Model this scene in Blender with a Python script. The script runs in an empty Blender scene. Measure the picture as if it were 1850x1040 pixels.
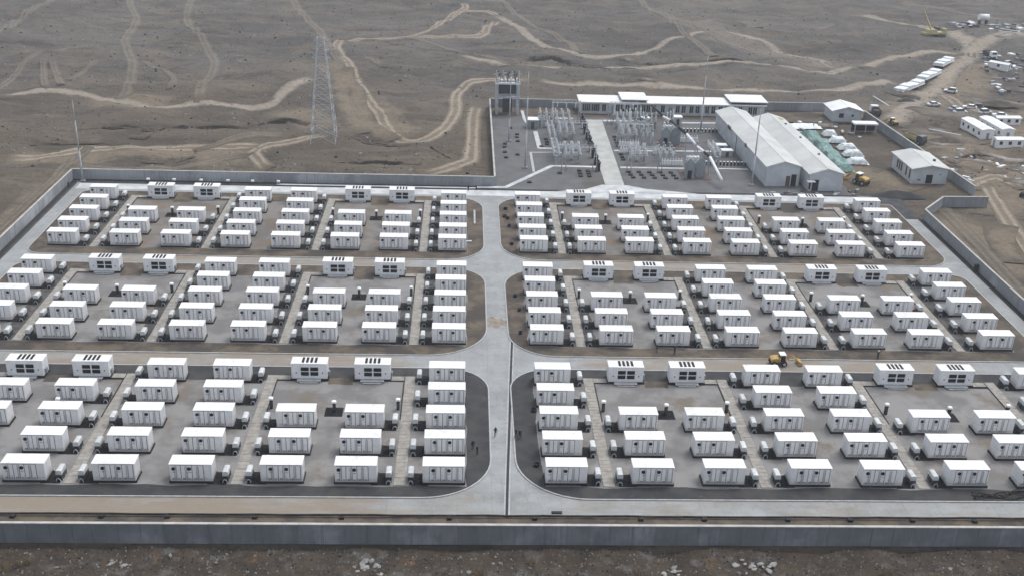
import bpy, bmesh, math, random
import numpy as np
from mathutils import Matrix, Vector
random.seed(7)
sc = bpy.context.scene
col = sc.collection
rad = math.radians

# ------------------------------------------------------------------ camera
CAM = Vector((0.364, 0.0, 92.926))
PITCH, YAW, ROLL, FPX = 0.420653, 0.049026, -0.034412, 2000.0
fw = Vector((math.sin(YAW)*math.cos(PITCH), math.cos(YAW)*math.cos(PITCH), -math.sin(PITCH)))
rt0 = Vector((math.cos(YAW), -math.sin(YAW), 0)); dn0 = fw.cross(rt0)
rt = rt0*math.cos(ROLL) + dn0*math.sin(ROLL); dn = dn0*math.cos(ROLL) - rt0*math.sin(ROLL)
cd = bpy.data.cameras.new('camera'); cam = bpy.data.objects.new('camera', cd); col.objects.link(cam)
cam.matrix_world = Matrix(((rt.x, -dn.x, -fw.x, CAM.x), (rt.y, -dn.y, -fw.y, CAM.y), (rt.z, -dn.z, -fw.z, CAM.z), (0, 0, 0, 1)))
cd.sensor_width = 36; cd.lens = FPX/1850*36; cd.clip_start = 1; cd.clip_end = 8000
sc.camera = cam
# ------------------------------------------------------------------ sky, sun, exposure
SUN_EL, SUN_AZ = rad(62), rad(48)        # azimuth from +Y towards +X
w = bpy.data.worlds.new('World'); sc.world = w; w.use_nodes = True
nt = w.node_tree; bg = nt.nodes['Background']
sky = nt.nodes.new('ShaderNodeTexSky'); sky.sky_type = 'NISHITA'; sky.sun_disc = False
sky.sun_elevation = SUN_EL; sky.sun_rotation = SUN_AZ
sky.air_density = 1.0; sky.dust_density = 7.0; sky.ozone_density = 1.0; sky.altitude = 1200
hs = nt.nodes.new('ShaderNodeHueSaturation'); hs.inputs['Saturation'].default_value = .34      # overcast: the whole dome is greyed evenly
nt.links.new(sky.outputs[0], hs.inputs['Color']); nt.links.new(hs.outputs[0], bg.inputs[0]); bg.inputs[1].default_value = 0.14
sd = bpy.data.lights.new('sun', 'SUN'); sd.energy = .8; sd.angle = rad(24); sd.color = (1, .965, .92)
sun = bpy.data.objects.new('sun', sd); col.objects.link(sun)
sdir = Vector((math.sin(SUN_AZ)*math.cos(SUN_EL), math.cos(SUN_AZ)*math.cos(SUN_EL), math.sin(SUN_EL)))
sun.rotation_euler = sdir.to_track_quat('Z', 'Y').to_euler(); sun.location = (0, 0, 300)
vs = sc.view_settings; vs.view_transform = 'Standard'; vs.look = 'None'; vs.gamma = 1; vs.exposure = 0.82
vs.use_curve_mapping = False
sc.cycles.max_bounces = 5; sc.cycles.diffuse_bounces = 3

# ------------------------------------------------------------------ material helpers
def new_mat(name, rough=.8, metal=0.0, spec=.3):
    m = bpy.data.materials.new(name); m.use_nodes = True; t = m.node_tree
    b = t.nodes['Principled BSDF']; b.inputs['Roughness'].default_value = rough
    b.inputs['Metallic'].default_value = metal; b.inputs['Specular IOR Level'].default_value = spec
    return m, t, b
def N(t, kind, **kw):
    n = t.nodes.new(kind)
    for k, v in kw.items(): setattr(n, k, v)
    return n
def wpos(t):
    for n in t.nodes:
        if n.bl_idname == 'ShaderNodeNewGeometry': return n.outputs['Position']
    return N(t, 'ShaderNodeNewGeometry').outputs['Position']
def noise(t, scale, detail=5, rough=.6, vec=None, stretch=None, off=0):
    n = N(t, 'ShaderNodeTexNoise'); n.inputs['Scale'].default_value = scale
    n.inputs['Detail'].default_value = detail; n.inputs['Roughness'].default_value = rough
    v = vec or wpos(t)
    if stretch or off:
        mp = N(t, 'ShaderNodeMapping'); t.links.new(v, mp.inputs[0]); v = mp.outputs[0]
        mp.inputs['Scale'].default_value = stretch or (1, 1, 1); mp.inputs['Location'].default_value = (off, off*.7, 0)
    t.links.new(v, n.inputs['Vector']); return n.outputs['Fac']
def math_(t, op, a, b=None, c=None):
    n = N(t, 'ShaderNodeMath', operation=op)
    for i, v in enumerate((a, b, c)):
        if v is None: continue
        if isinstance(v, (int, float)): n.inputs[i].default_value = v
        else: t.links.new(v, n.inputs[i])
    return n.outputs[0]
def step(t, v, lo, hi, a=0.0, b=1.0):
    n = N(t, 'ShaderNodeMapRange', interpolation_type='SMOOTHSTEP')
    t.links.new(v, n.inputs[0])
    for i, x in zip((1, 2, 3, 4), (lo, hi, a, b)): n.inputs[i].default_value = x
    return n.outputs[0]
def mixc(t, f, a, b):
    n = N(t, 'ShaderNodeMix', data_type='RGBA')
    if isinstance(f, (int, float)): n.inputs[0].default_value = f
    else: t.links.new(f, n.inputs[0])
    for i, v in ((6, a), (7, b)):
        if isinstance(v, tuple): n.inputs[i].default_value = (*v, 1)
        else: t.links.new(v, n.inputs[i])
    return n.outputs[2]
def bump(t, b, h, strength=.3, dist=.05):
    n = N(t, 'ShaderNodeBump'); n.inputs['Strength'].default_value = strength; n.inputs['Distance'].default_value = dist
    t.links.new(h, n.inputs['Height']); t.links.new(n.outputs[0], b.inputs['Normal'])
def setc(t, b, c):
    if isinstance(c, tuple): b.inputs['Base Color'].default_value = (*c, 1)
    else: t.links.new(c, b.inputs['Base Color'])
def M(name, c1, c2=None, scale=1.0, rough=.8, metal=0.0, lo=.35, hi=.65, c3=None, s3=.2, l3=.55, h3=.7, rnd=0.0, bmp=0.0, bs=6.0, stretch=None, spec=.3):
    m, t, b = new_mat(name, rough, metal, .08 if rough >= .85 else spec)
    c = c1
    if c2: c = mixc(t, step(t, noise(t, scale, stretch=stretch), lo, hi), c1, c2)
    if c3: c = mixc(t, step(t, noise(t, s3, 6, .65, off=13), l3, h3), c, c3)
    if rnd:
        oi = N(t, 'ShaderNodeObjectInfo'); f = step(t, oi.outputs['Random'], 0, 1, 0, rnd)
        c = mixc(t, f, c, tuple(x*.55 for x in c1))
    setc(t, b, c)
    if bmp: bump(t, b, noise(t, bs, 4, .7), bmp, .1)
    return m

# ground colour, shared by the terrain and by the tracks laid over it, so that a track fades into the soil beside it
def ground_colour(t):
    sp = N(t, 'ShaderNodeSeparateXYZ'); t.links.new(wpos(t), sp.inputs[0])
    def lay(c, n, lo, hi, amt, colr): return mixc(t, step(t, n, lo, hi, 0, amt), c, colr)
    grey = mixc(t, step(t, noise(t, .012, 6, .6), .4, .6), (.150, .141, .129), (.108, .103, .097))
    brown = mixc(t, step(t, noise(t, .02, 6, .65, off=71), .4, .6), (.152, .127, .097), (.110, .095, .076))
    near = step(t, math_(t, 'ADD', sp.outputs[1], math_(t, 'MULTIPLY', math_(t, 'SUBTRACT', noise(t, .02, 4, .6, off=15), .5), 160.0)), 300, 430, 1, 0)   # dug-over brown soil round the site, gravel plain beyond
    c = mixc(t, near, grey, brown)
    c = lay(c, noise(t, .045, 9, .75, off=31), .48, .62, .65, (.195, .167, .130))
    c = lay(c, noise(t, .04, 8, .75, stretch=(.4, 2.4, 1), off=57), .50, .64, .7, (.088, .078, .070))
    c = lay(c, noise(t, .16, 9, .8, stretch=(.55, 1.7, 1), off=19), .52, .64, .75, (.075, .067, .060))
    c = lay(c, noise(t, .11, 9, .82, stretch=(.35, 2.6, 1), off=119), .56, .66, .6, (.23, .20, .165))
    c = lay(c, noise(t, .9, 6, .8, off=5), .52, .63, .6, (.068, .061, .053))
    c = lay(c, noise(t, .7, 7, .82, off=77), .58, .68, .6, (.25, .225, .19))
    c = lay(c, noise(t, .28, 9, .8, off=205), .55, .63, .6, (.078, .068, .057))
    return c
m, t, b = new_mat('ground_soil', .95, 0, .1); setc(t, b, ground_colour(t)); bump(t, b, noise(t, .5, 10, .8), 1.0, 1.0); GROUND = m
def track_mat(name, colr, strength=1.0, ruts=True, noise_amt=.5, sc_=.25):
    m, t, b = new_mat(name, .95, 0, .1)
    uv = N(t, 'ShaderNodeUVMap'); sp = N(t, 'ShaderNodeSeparateXYZ'); t.links.new(uv.outputs[0], sp.inputs[0])
    a = math_(t, 'ABSOLUTE', math_(t, 'MULTIPLY_ADD', sp.outputs[0], 2.0, -1.0))
    n = noise(t, sc_, 8, .75, off=9); n = math_(t, 'SUBTRACT', n, .5)
    e = math_(t, 'ADD', a, math_(t, 'MULTIPLY', n, noise_amt*2.6))
    f = step(t, e, .2 if not ruts else .62, 1.0, strength, 0)
    f = math_(t, 'MULTIPLY', f, step(t, a, .7, .97, 1, 0))
    en = math_(t, 'ADD', sp.outputs[1], math_(t, 'MULTIPLY', n, 6.0))        # metres from the nearer end
    f = math_(t, 'MULTIPLY', f, step(t, en, .5, 7.0, 0, 1)); f = math_(t, 'MULTIPLY', f, step(t, sp.outputs[1], 0.0, 3.0, 0, 1))
    br = step(t, noise(t, sc_*.35, 6, .7, off=23),   .25, .5, .7, 1.0); f = math_(t, 'MULTIPLY', f, br)
    c = mixc(t, step(t, noise(t, .7, 6, .7, off=3), .35, .7), colr, tuple(x*.72 for x in colr))
    if ruts:
        wob = math_(t, 'ADD', .40, math_(t, 'MULTIPLY', n, .35))
        r = step(t, math_(t, 'ABSOLUTE', math_(t, 'SUBTRACT', a, wob)), .06, .26, 1, .38)
        f = math_(t, 'MULTIPLY', f, r)
    setc(t, b, mixc(t, f, ground_colour(t), c)); bump(t, b, noise(t, .5, 10, .8), .8, 1.0)
    return m
TRACK = track_mat('track_soil', (.37, .315, .245), 1.0, True, .8, .35); TRACK_G = track_mat('track_gravel', (.34, .30, .245), 1.0, False, .7, .35)
PATCH = track_mat('patch_soil', (.245, .205, .152), .8, False, 1.3, .2); PATCH_G = track_mat('patch_ash', (.23, .205, .175), .75, False, 1.3, .2)
GULLYM = track_mat('gully_bed', (.032, .029, .026), 1.0, False, 1.3, .45)
SPILL = track_mat('spilled_grout', (.40, .385, .36), .85, False, 1.3, .35)
FAINT = track_mat('track_faint', (.255, .225, .18), .62, True, 1.3, .35)

# concrete pavement: clean and cool near the centre, dusted with tan soil away from it
m, t, b = new_mat('pavement_concrete', .85, 0, .25)
sp = N(t, 'ShaderNodeSeparateXYZ'); t.links.new(wpos(t), sp.inputs[0])
cc = mixc(t, step(t, noise(t, .16, 7, .68), .3, .7), (.318, .335, .338), (.245, .259, .262))
cc = mixc(t, step(t, noise(t, .09, 8, .75, off=61), .5, .62, 0, .6), cc, (.20, .205, .205))
cc = mixc(t, step(t, noise(t, .35, 8, .8, stretch=(2.2, .3, 1), off=35), .55, .68, 0, .55), cc, (.17, .17, .168))
cc = mixc(t, step(t, noise(t, 1.3, 6, .8, off=20), .54, .68, 0, .7), cc, (.18, .185, .186))
cc = mixc(t, step(t, noise(t, .6, 7, .8, off=27), .58, .7, 0, .6), cc, (.36, .36, .345))
def joint(axis, period, wid):
    fr = math_(t, 'FRACT', math_(t, 'DIVIDE', math_(t, 'ADD', sp.outputs[axis], 500.0), period))
    return math_(t, 'LESS_THAN', fr, wid/period)
jn = math_(t, 'MAXIMUM', joint(0, 5.0, .06), joint(1, 4.6, .06))
cc = mixc(t, math_(t, 'MULTIPLY', jn, .4), cc, (.13, .13, .125))
dx = math_(t, 'ABSOLUTE', math_(t, 'SUBTRACT', sp.outputs[0], 7.0))
dist = step(t, dx, 9, 22, 0, 1)
edge_l = step(t, dx, 80, 96, 1, 0)
yy = sp.outputs[1]
cross = math_(t, 'MULTIPLY', step(t, yy, 170, 171, 0, 1), step(t, yy, 225, 226, 1, 0))
frontl = math_(t, 'MULTIPLY', step(t, yy, 135, 136, 1, 0), step(t, sp.outputs[0], -28, 2, 1.25, .55))
dm = math_(t, 'ADD', math_(t, 'MULTIPLY', math_(t, 'MULTIPLY', dist, cross), edge_l), frontl)
sm = step(t, math_(t, 'ADD', math_(t, 'MULTIPLY', dm, .36), noise(t, .22, 7, .72, stretch=(.4, 1.4, 1), off=44)), .60, .98)
cc = mixc(t, sm, cc, mixc(t, noise(t, .8, 5, .7, off=2), (.26, .222, .175), (.20, .172, .138)))
setc(t, b, cc); bump(t, b, noise(t, 2, 5, .7), .15, .05); CONC = m

LOT = M('lot_screed', (.235, .231, .226), (.165, .163, .16), .14, .9, lo=.42, hi=.6, c3=(.165, .145, .122), s3=.11, l3=.52, h3=.66, bmp=.3)
LOT_A = M('lot_screed_soiled', (.20, .19, .18), (.14, .133, .125), .14, .9, lo=.42, hi=.6, c3=(.165, .135, .105), s3=.11, l3=.48, h3=.64, bmp=.3)
DIRT = M('verge_dirt', (.138, .115, .09), (.092, .08, .067), .35, .95, lo=.42, hi=.6, c3=(.072, .066, .06), s3=.13, l3=.47, h3=.6, bmp=.6)
DARKG = M('asphalt_dark', (.045, .047, .051), (.066, .066, .065), .3, .9, c3=(.10, .095, .088), s3=.5, l3=.62, h3=.78, bmp=.4)
GRAV = M('gravel_dark', (.05, .053, .058), (.085, .086, .088), .5, .95, c3=(.16, .155, .148), s3=1.2, l3=.6, h3=.75, bmp=.5)
YARD = M('gravel_yard', (.115, .12, .125), (.145, .148, .15), .25, .95, c3=(.10, .095, .088), s3=.05, l3=.5, h3=.7, bmp=.4)
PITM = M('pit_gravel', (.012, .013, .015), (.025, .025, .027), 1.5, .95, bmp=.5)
AISLE = M('aisle_gravel', (.10, .098, .096), (.06, .06, .061), .45, .95, lo=.4, hi=.6, c3=(.14, .125, .105), s3=.3, l3=.55, h3=.7, bmp=.4)
KERB = M('kerb_concrete', (.42, .43, .43), (.33, .335, .335), 1.0, .85)
SLAB = M('trench_slab', (.34, .325, .295), (.25, .24, .22), .9, .9, c3=(.20, .19, .175), s3=.5, l3=.55, h3=.75, bmp=.2)
PALE = M('pale_concrete', (.54, .56, .57), (.40, .42, .43), .3, .85)
PALE2 = M('pale_road', (.44, .45, .43), (.36, .37, .36), .3, .85)
def wallmat(name, c1, c2, rnd):
    m, t, b = new_mat(name, .9, 0, .2)
    c = mixc(t, step(t, noise(t, .8, 6, .7, stretch=(1, 1, .35)), .3, .7), c1, c2)
    c = mixc(t, step(t, noise(t, .07, 5, .6, off=8), .46, .6), c, tuple(x*1.4 for x in c1))
    c = mixc(t, step(t, noise(t, 2.5, 6, .75, stretch=(1, 1, .06), off=18), .5, .66, 0, .6), c, tuple(x*.6 for x in c1))
    oi = N(t, 'ShaderNodeObjectInfo'); c = mixc(t, step(t, oi.outputs['Random'], 0, 1, 0, rnd), c, tuple(x*.6 for x in c1))
    setc(t, b, c); bump(t, b, noise(t, 3, 5, .7), .2, .05); return m
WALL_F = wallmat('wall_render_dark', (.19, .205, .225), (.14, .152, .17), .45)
WALL = wallmat('wall_render', (.27, .285, .30), (.225, .24, .255), .25)
COPE = M('coping', (.46, .45, .42), (.36, .35, .33), .6, .85)

# painted steel of the battery containers: world noise for dust, mud splash near the foot
def paint(name, base, mud=.5, rough=.5):
    m, t, b = new_mat(name, rough, 0, .3)
    tc = N(t, 'ShaderNodeTexCoord'); s = N(t, 'ShaderNodeSeparateXYZ'); t.links.new(tc.outputs['Object'], s.inputs[0])
    n = noise(t, 1.1, 6, .7)
    c = mixc(t, step(t, n, .45, .75), base, tuple(x*.86 for x in base))
    n2 = noise(t, 3.2, 4, .7, stretch=(1.6, 1.6, .5), off=6)
    mk = step(t, math_(t, 'ADD', math_(t, 'MULTIPLY', n2, 1.5), math_(t, 'MULTIPLY', s.outputs[2], -.7)), .02, .35, 0, mud)
    c = mixc(t, mk, c, (.30, .285, .265))
    oi = N(t, 'ShaderNodeObjectInfo'); c = mixc(t, step(t, oi.outputs['Random'], 0, 1, 0, .16), c, tuple(x*.7 for x in base))
    c = mixc(t, step(t, noise(t, 7, 3, .6, stretch=(1, 1, .12), off=3), .56, .7, 0, .22), c, (.42, .41, .40))
    setc(t, b, c); return m
PAINT = paint('container_paint', (.77, .775, .78), .45); DOORP = paint('door_paint', (.80, .805, .81), .5)
ROOFP = M('roof_paint', (.76, .77, .775), (.70, .705, .70), .5, .55, c3=(.60, .60, .57), s3=.45, l3=.52, h3=.72, rnd=.2)
WHITE = M('white_paint', (.78, .79, .80), (.70, .71, .72), .8, .5)
CABP = M('cabinet_paint', (.60, .625, .63), (.47, .495, .505), 1.2, .45, rnd=.3)
BLACK = M('black_plastic', (.012, .013, .015), (.02, .021, .024), 2, .6)
BITUM_SHADE = M('bitumen_and_shade', (.018, .018, .019), (.03, .03, .031), 1.5, .8)  # also the painted shade on the plinths under containers and inverter stations
GLASS = M('dark_glass', (.02, .024, .03), (.03, .036, .043), 2, .12, spec=.6)
STEEL = M('galvanised_steel', (.46, .48, .50), (.36, .38, .40), 1.5, .55, .2)
STEELD = M('dark_steel', (.06, .065, .07), (.09, .095, .1), 1.5, .55, .4)
PORC = M('porcelain', (.74, .76, .77), (.6, .62, .63), 3, .35)
LEADG = M('grey_enamel', (.26, .29, .30), (.2, .225, .24), .6, .6)
ROOFG = M('roof_sheet_grey', (.50, .52, .51), (.42, .435, .43), .12, .75, c3=(.56, .575, .56), s3=.3, l3=.55, h3=.75, bmp=.1)
ROOFW = M('roof_sheet_white', (.72, .74, .74), (.62, .64, .64), .25, .6)
BWALL = M('building_wall', (.50, .53, .55), (.42, .445, .465), .4, .85)
YELL = M('yellow_paint', (.46, .30, .09), (.36, .24, .09), 1, .5, c3=(.3, .2, .07), s3=2, l3=.55, h3=.7)
YELLP = M('pale_yellow_paint', (.48, .42, .22), (.38, .33, .18), 1, .55)
RUBBER = M('rubber', (.02, .02, .02), (.035, .034, .032), 3, .9)
GREEN = M('green_net', (.12, .215, .205), (.19, .29, .28), .8, .8, c3=(.36, .44, .43), s3=.5, l3=.5, h3=.66, bmp=.5, bs=1.5)
SHEET = M('white_sheet', (.74, .77, .78), (.55, .6, .62), .9, .6, bmp=.5, bs=1.2)
REDBR = M('red_brown', (.13, .095, .088), (.10, .075, .07), 1, .8)
SKIN = M('skin', (.36, .22, .16), None); CLOTH = M('dark_cloth', (.022, .024, .03), (.035, .037, .043), 4, .9)
CLOTHB = M('navy_cloth', (.03, .035, .055), (.02, .025, .04), 4, .9)
CARS = M('silver_paint', (.45, .47, .49), None, rough=.35, spec=.5); CARW = M('car_white', (.78, .79, .8), None, rough=.3, spec=.5); CARD = M('car_dark', (.05, .055, .065), None, rough=.3, spec=.5)
PIPE = M('black_pipe', (.02, .019, .018), (.035, .032, .03), 1, .7)
STONE = M('rubble_stone', (.22, .205, .185), (.13, .12, .105), .8, .95, bmp=.5, rnd=.5)
STONEW = M('pale_rubble', (.30, .30, .29), (.19, .19, .185), .8, .95, bmp=.4)
TWIG = M('dry_twig', (.16, .115, .075), (.22, .17, .11), 3, .95)

# ------------------------------------------------------------------ mesh helpers
class MB:
    def __init__(s): s.v = []; s.f = []; s.m = []; s.sm = []
    def quad(s, pts, mi=0, smooth=False):
        b0 = len(s.v); s.v += [tuple(p) for p in pts]; s.f.append(tuple(range(b0, b0+len(pts)))); s.m.append(mi); s.sm.append(smooth); return s
    def box(s, x0, y0, z0, x1, y1, z1, mi=0):
        b0 = len(s.v)
        s.v += [(x0,y0,z0),(x1,y0,z0),(x1,y1,z0),(x0,y1,z0),(x0,y0,z1),(x1,y0,z1),(x1,y1,z1),(x0,y1,z1)]
        for q in ((3,2,1,0),(4,5,6,7),(0,1,5,4),(1,2,6,5),(2,3,7,6),(3,0,4,7)):
            s.f.append(tuple(b0+i for i in q)); s.m.append(mi); s.sm.append(False)
        return s
    def cbox(s, x0, y0, z0, x1, y1, z1, c=.03, mi=0):      # box with chamfered vertical and top edges
        pts = [(x0+c,y0),(x1-c,y0),(x1,y0+c),(x1,y1-c),(x1-c,y1),(x0+c,y1),(x0,y1-c),(x0,y0+c)]
        inn = [(x0+2*c,y0+c),(x1-2*c,y0+c),(x1-c,y0+2*c),(x1-c,y1-2*c),(x1-2*c,y1-c),(x0+2*c,y1-c),(x0+c,y1-2*c),(x0+c,y0+2*c)]
        return s.rings([[(x,y,z0) for x,y in pts], [(x,y,z1-c) for x,y in pts], [(x,y,z1) for x,y in inn]], mi)
    def rings(s, rs, mi=0, smooth=False, caps=True):
        b0 = len(s.v); n = len(rs[0])
        for r in rs: s.v += [tuple(p) for p in r]
        for k in range(len(rs)-1):
            for i in range(n):
                j = (i+1) % n
                s.f.append((b0+k*n+i, b0+k*n+j, b0+(k+1)*n+j, b0+(k+1)*n+i)); s.m.append(mi); s.sm.append(smooth)
        if caps:
            s.f.append(tuple(b0+i for i in reversed(range(n)))); s.m.append(mi); s.sm.append(False)
            s.f.append(tuple(b0+(len(rs)-1)*n+i for i in range(n))); s.m.append(mi); s.sm.append(False)
        return s
    def tube(s, p0, p1, r0, r1=None, n=8, mi=0, smooth=True):
        p0, p1 = Vector(p0), Vector(p1); r1 = r0 if r1 is None else r1
        d = (p1-p0).normalized(); a = Vector((0,0,1)) if abs(d.z) < .9 else Vector((1,0,0))
        u = d.cross(a).normalized(); v = d.cross(u)
        rr = [[p + (u*math.cos(2*math.pi*i/n) + v*math.sin(2*math.pi*i/n))*(-1)*r for i in range(n)] for p, r in ((p0,r0),(p1,r1))]
        rr = [list(reversed(q)) for q in rr]
        return s.rings(rr, mi, smooth)
    def bar(s, p0, p1, r, mi=0): return s.tube(p0, p1, r*1.2, r*1.2, 4, mi, False)
    def prism(s, prof, y0, y1, mi=0, axis='y'):            # profile in (x,z) swept along y, or in (y,z) along x
        f = (lambda p, q: (p[0], q, p[1])) if axis == 'y' else (lambda p, q: (q, p[0], p[1]))
        return s.rings([[f(p, y0) for p in prof], [f(p, y1) for p in prof]], mi)
    def mesh(s, name, mats):
        me = bpy.data.meshes.new(name); me.from_pydata([tuple(p) for p in s.v], [], s.f)
        for mm in (mats if isinstance(mats, (list, tuple)) else [mats]): me.materials.append(mm)
        me.polygons.foreach_set('material_index', s.m); me.polygons.foreach_set('use_smooth', s.sm)
        bm = bmesh.new(); bm.from_mesh(me); bmesh.ops.recalc_face_normals(bm, faces=bm.faces); bm.to_mesh(me); bm.free()
        me.update(); return me
def tag(o, label=None, cat=None, group=None, kind=None):
    for k, v in (('label', label), ('category', cat), ('group', group), ('kind', kind)):
        if v: o[k] = v
    return o
def ob(name, data, parent=None, loc=(0,0,0), rz=0.0):
    o = bpy.data.objects.new(name, data); col.objects.link(o); o.location = loc; o.rotation_euler = (0, 0, rz)
    if parent: o.parent = parent
    return o
def thing(name, label, cat, loc=(0,0,0), rz=0.0, group=None):
    return tag(ob(name, None, None, loc, rz), label, cat, group)
def part(name, mb, mats, parent, loc=(0,0,0), rz=0.0): return ob(name, mb.mesh(name, mats), parent, loc, rz)
def structure(name, mb, mats): return tag(ob(name, mb.mesh(name, mats)), kind='structure')
def sheet(x0, y0, x1, y1, z): return MB().quad([(x0,y0,z),(x1,y0,z),(x1,y1,z),(x0,y1,z)])

# ------------------------------------------------------------------ terrain
def vnoise(x, y, seed=0):
    xi = np.floor(x).astype(np.int64); yi = np.floor(y).astype(np.int64); fx = x-xi; fy = y-yi
    fx = fx*fx*(3-2*fx); fy = fy*fy*(3-2*fy)
    def h(a, b):
        n = (a*374761393 + b*668265263 + seed*974711) & 0x7fffffff
        n = ((n ^ (n >> 13))*1274126177) & 0x7fffffff
        return ((n ^ (n >> 16)) & 0xffff)/65535.0
    return (h(xi,yi)*(1-fx)+h(xi+1,yi)*fx)*(1-fy) + (h(xi,yi+1)*(1-fx)+h(xi+1,yi+1)*fx)*fy - .5
GULLIES = [([(-112.2,317.3),(-103.6,320.3),(-95.4,319.7),(-89.3,317.9)],1.5,1.0), ([(-90,320.7),(-83.6,324.2),(-72.6,326.3),(-63.2,324.6)],1.6,1.2),
 ([(-78.6,290.2),(-73.5,294)],1.2,.8), ([(-65.6,323.8),(-53.5,330.9),(-47.3,328.2)],1.4,1.0), ([(-31.8,314.6),(-23.3,308),(-15.3,306.3)],1.2,.8),
 ([(-35.4,289.5),(-23.5,289.3),(-11.4,288.1)],1.0,.6), ([(21.1,418.3),(33.9,421.6),(43.3,407.7),(57.3,403.8),(82.8,408.1)],2.2,1.4), ([(-8.1,303.6),(-3.3,293.5)],.9,.6),
 ([(-120,301),(-108,304),(-96,303)],1.4,.7), ([(60,418),(90,420),(118,419)],1.6,.8), ([(150,384),(160,377)],1.5,.8), ([(176,372),(188,366)],1.6,.9), ([(140,300),(150,306),(158,300)],1.3,.7)]
def seg_dist(x, y, pts):
    d = np.full(x.shape, 1e9)
    for (ax, ay), (bx, by) in zip(pts[:-1], pts[1:]):
        vx, vy = bx-ax, by-ay; tt = np.clip(((x-ax)*vx+(y-ay)*vy)/(vx*vx+vy*vy), 0, 1)
        d = np.minimum(d, np.hypot(x-ax-tt*vx, y-ay-tt*vy))
    return d
def height(x, y):
    x = np.asarray(x, float); y = np.asarray(y, float)
    dx = np.maximum(np.maximum(-101-x, x-137), 0); dy = np.maximum(np.maximum(100-y, y-354), 0)
    # ground west of the substation wall lies outside the site as well
    dx2 = np.maximum(np.maximum(-101-x, x-137), 0); dy2 = np.maximum(np.maximum(100-y, y-274), 0)
    d1 = np.hypot(dx2, dy2); dx3 = np.maximum(np.maximum(6-x, x-137), 0); d2 = np.hypot(dx3, np.maximum(np.maximum(260-y, y-354), 0))
    d = np.minimum(d1, d2)
    k = np.clip((d-1)/45, 0, 1); k = k*k*(3-2*k); k1 = np.clip((d-.5)/6, 0, 1)
    z = k*(4.5*vnoise(x/95, y/80, 1) + 3.0*vnoise(x/34, y/26, 2)) + k1*(k*1.6*np.abs(vnoise(x/21, y/13, 33))*2 + 1.5*vnoise(x/11, y/8, 3) + .8*vnoise(x/5.5, y/4, 14) + .4*vnoise(x/3.1, y/2.7, 4))
    xw = x+2.2*vnoise(x/5, y/5, 8); yw = y+2.6*vnoise(x/6, y/6, 9)
    for pts, wd, dp in GULLIES: z = z - k1*dp*1.9*np.exp(-(seg_dist(xw, yw, pts)/(wd*.85))**2)*(.75+.8*vnoise(x/4, y/4, 10))
    return z - .35*(1-k1) - .02
def axis(lo, hi, stp, ext):
    a = list(np.arange(lo, hi+.01, stp)); s_ = stp; l, r = a[0], a[-1]; pre, post = [], []
    while r < hi+ext: s_ *= 1.35; l -= s_; r += s_; pre.insert(0, l); post.append(r)
    return np.array(pre+a+post)
gx, gy = axis(-220, 310, 1.7, 1500), axis(96, 600, 1.5, 1500)
X, Y = np.meshgrid(gx, gy); Z = height(X, Y)
Z[(Y < 122.8) & (X > -102) & (X < 140)] -= 1.2
nx, ny = len(gx), len(gy)
me = bpy.data.meshes.new('ground')
i = np.arange(nx*ny).reshape(ny, nx); F = np.stack([i[:-1,:-1], i[:-1,1:], i[1:,1:], i[1:,:-1]], -1).reshape(-1, 4)
me.vertices.add(nx*ny); me.vertices.foreach_set('co', np.stack([X, Y, Z], -1).ravel())
me.loops.add(F.size); me.loops.foreach_set('vertex_index', F.ravel()); me.polygons.add(len(F))
me.polygons.foreach_set('loop_start', np.arange(0, F.size, 4)); me.polygons.foreach_set('use_smooth', np.ones(len(F), bool))
me.materials.append(GROUND); me.update(calc_edges=True); me.validate()
tag(ob('ground', me), kind='structure')

track_no = [0]
def ribbon(name, pts, width, mat_, n=7):
    P = [Vector((*p, 0)) for p in pts]; out = []
    for k in range(len(P)-1):
        p0 = P[max(k-1, 0)]; p1, p2 = P[k], P[k+1]; p3 = P[min(k+2, len(P)-1)]; L = max(2, int((p2-p1).length/1.8))
        for q in range(L):
            u = q/L; out.append(.5*((2*p1)+(p2-p0)*u+(2*p0-5*p1+4*p2-p3)*u*u+(3*p1-p0-3*p2+p3)*u**3))
    out.append(P[-1]); out = np.array([(p.x, p.y) for p in out])
    d = np.gradient(out, axis=0); d /= np.linalg.norm(d, axis=1, keepdims=True)+1e-9; nr = np.stack([-d[:,1], d[:,0]], -1)
    L = len(out); us = np.linspace(-1, 1, n); wv = width*(1+.25*np.array([vnoise(np.array([k*.17]), np.array([track_no[0]*3.3]), 5)[0] for k in range(L)]))
    V = out[:,None,:] + nr[:,None,:]*us[None,:,None]*wv[:,None,None]/2
    track_no[0] += 1
    zz = height(V[...,0], V[...,1]) + .07 + .005*track_no[0]; zz[:,0] -= .3; zz[:,-1] -= .3
    V = np.concatenate([V, zz[...,None]], -1).reshape(-1, 3)
    fs = [(r*n+c, r*n+c+1, (r+1)*n+c+1, (r+1)*n+c) for r in range(L-1) for c in range(n-1)]
    me = bpy.data.meshes.new(name); me.from_pydata(V.tolist(), [], fs); me.materials.append(mat_)
    uvl = me.uv_layers.new(name='UVMap'); uvv = np.tile((us+1)/2, L)
    vi = np.empty(len(me.loops), np.int32); me.loops.foreach_get('vertex_index', vi)
    cum = np.concatenate([[0], np.cumsum(np.linalg.norm(np.diff(out, axis=0), axis=1))]); ends = np.repeat(np.minimum(cum, cum[-1]-cum), n)
    uvl.data.foreach_set('uv', np.stack([uvv[vi], ends[vi]], -1).ravel().astype(np.float32))
    me.polygons.foreach_set('use_smooth', np.ones(len(fs), bool)); me.update()
    return tag(ob(name, me), kind='structure')
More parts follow.
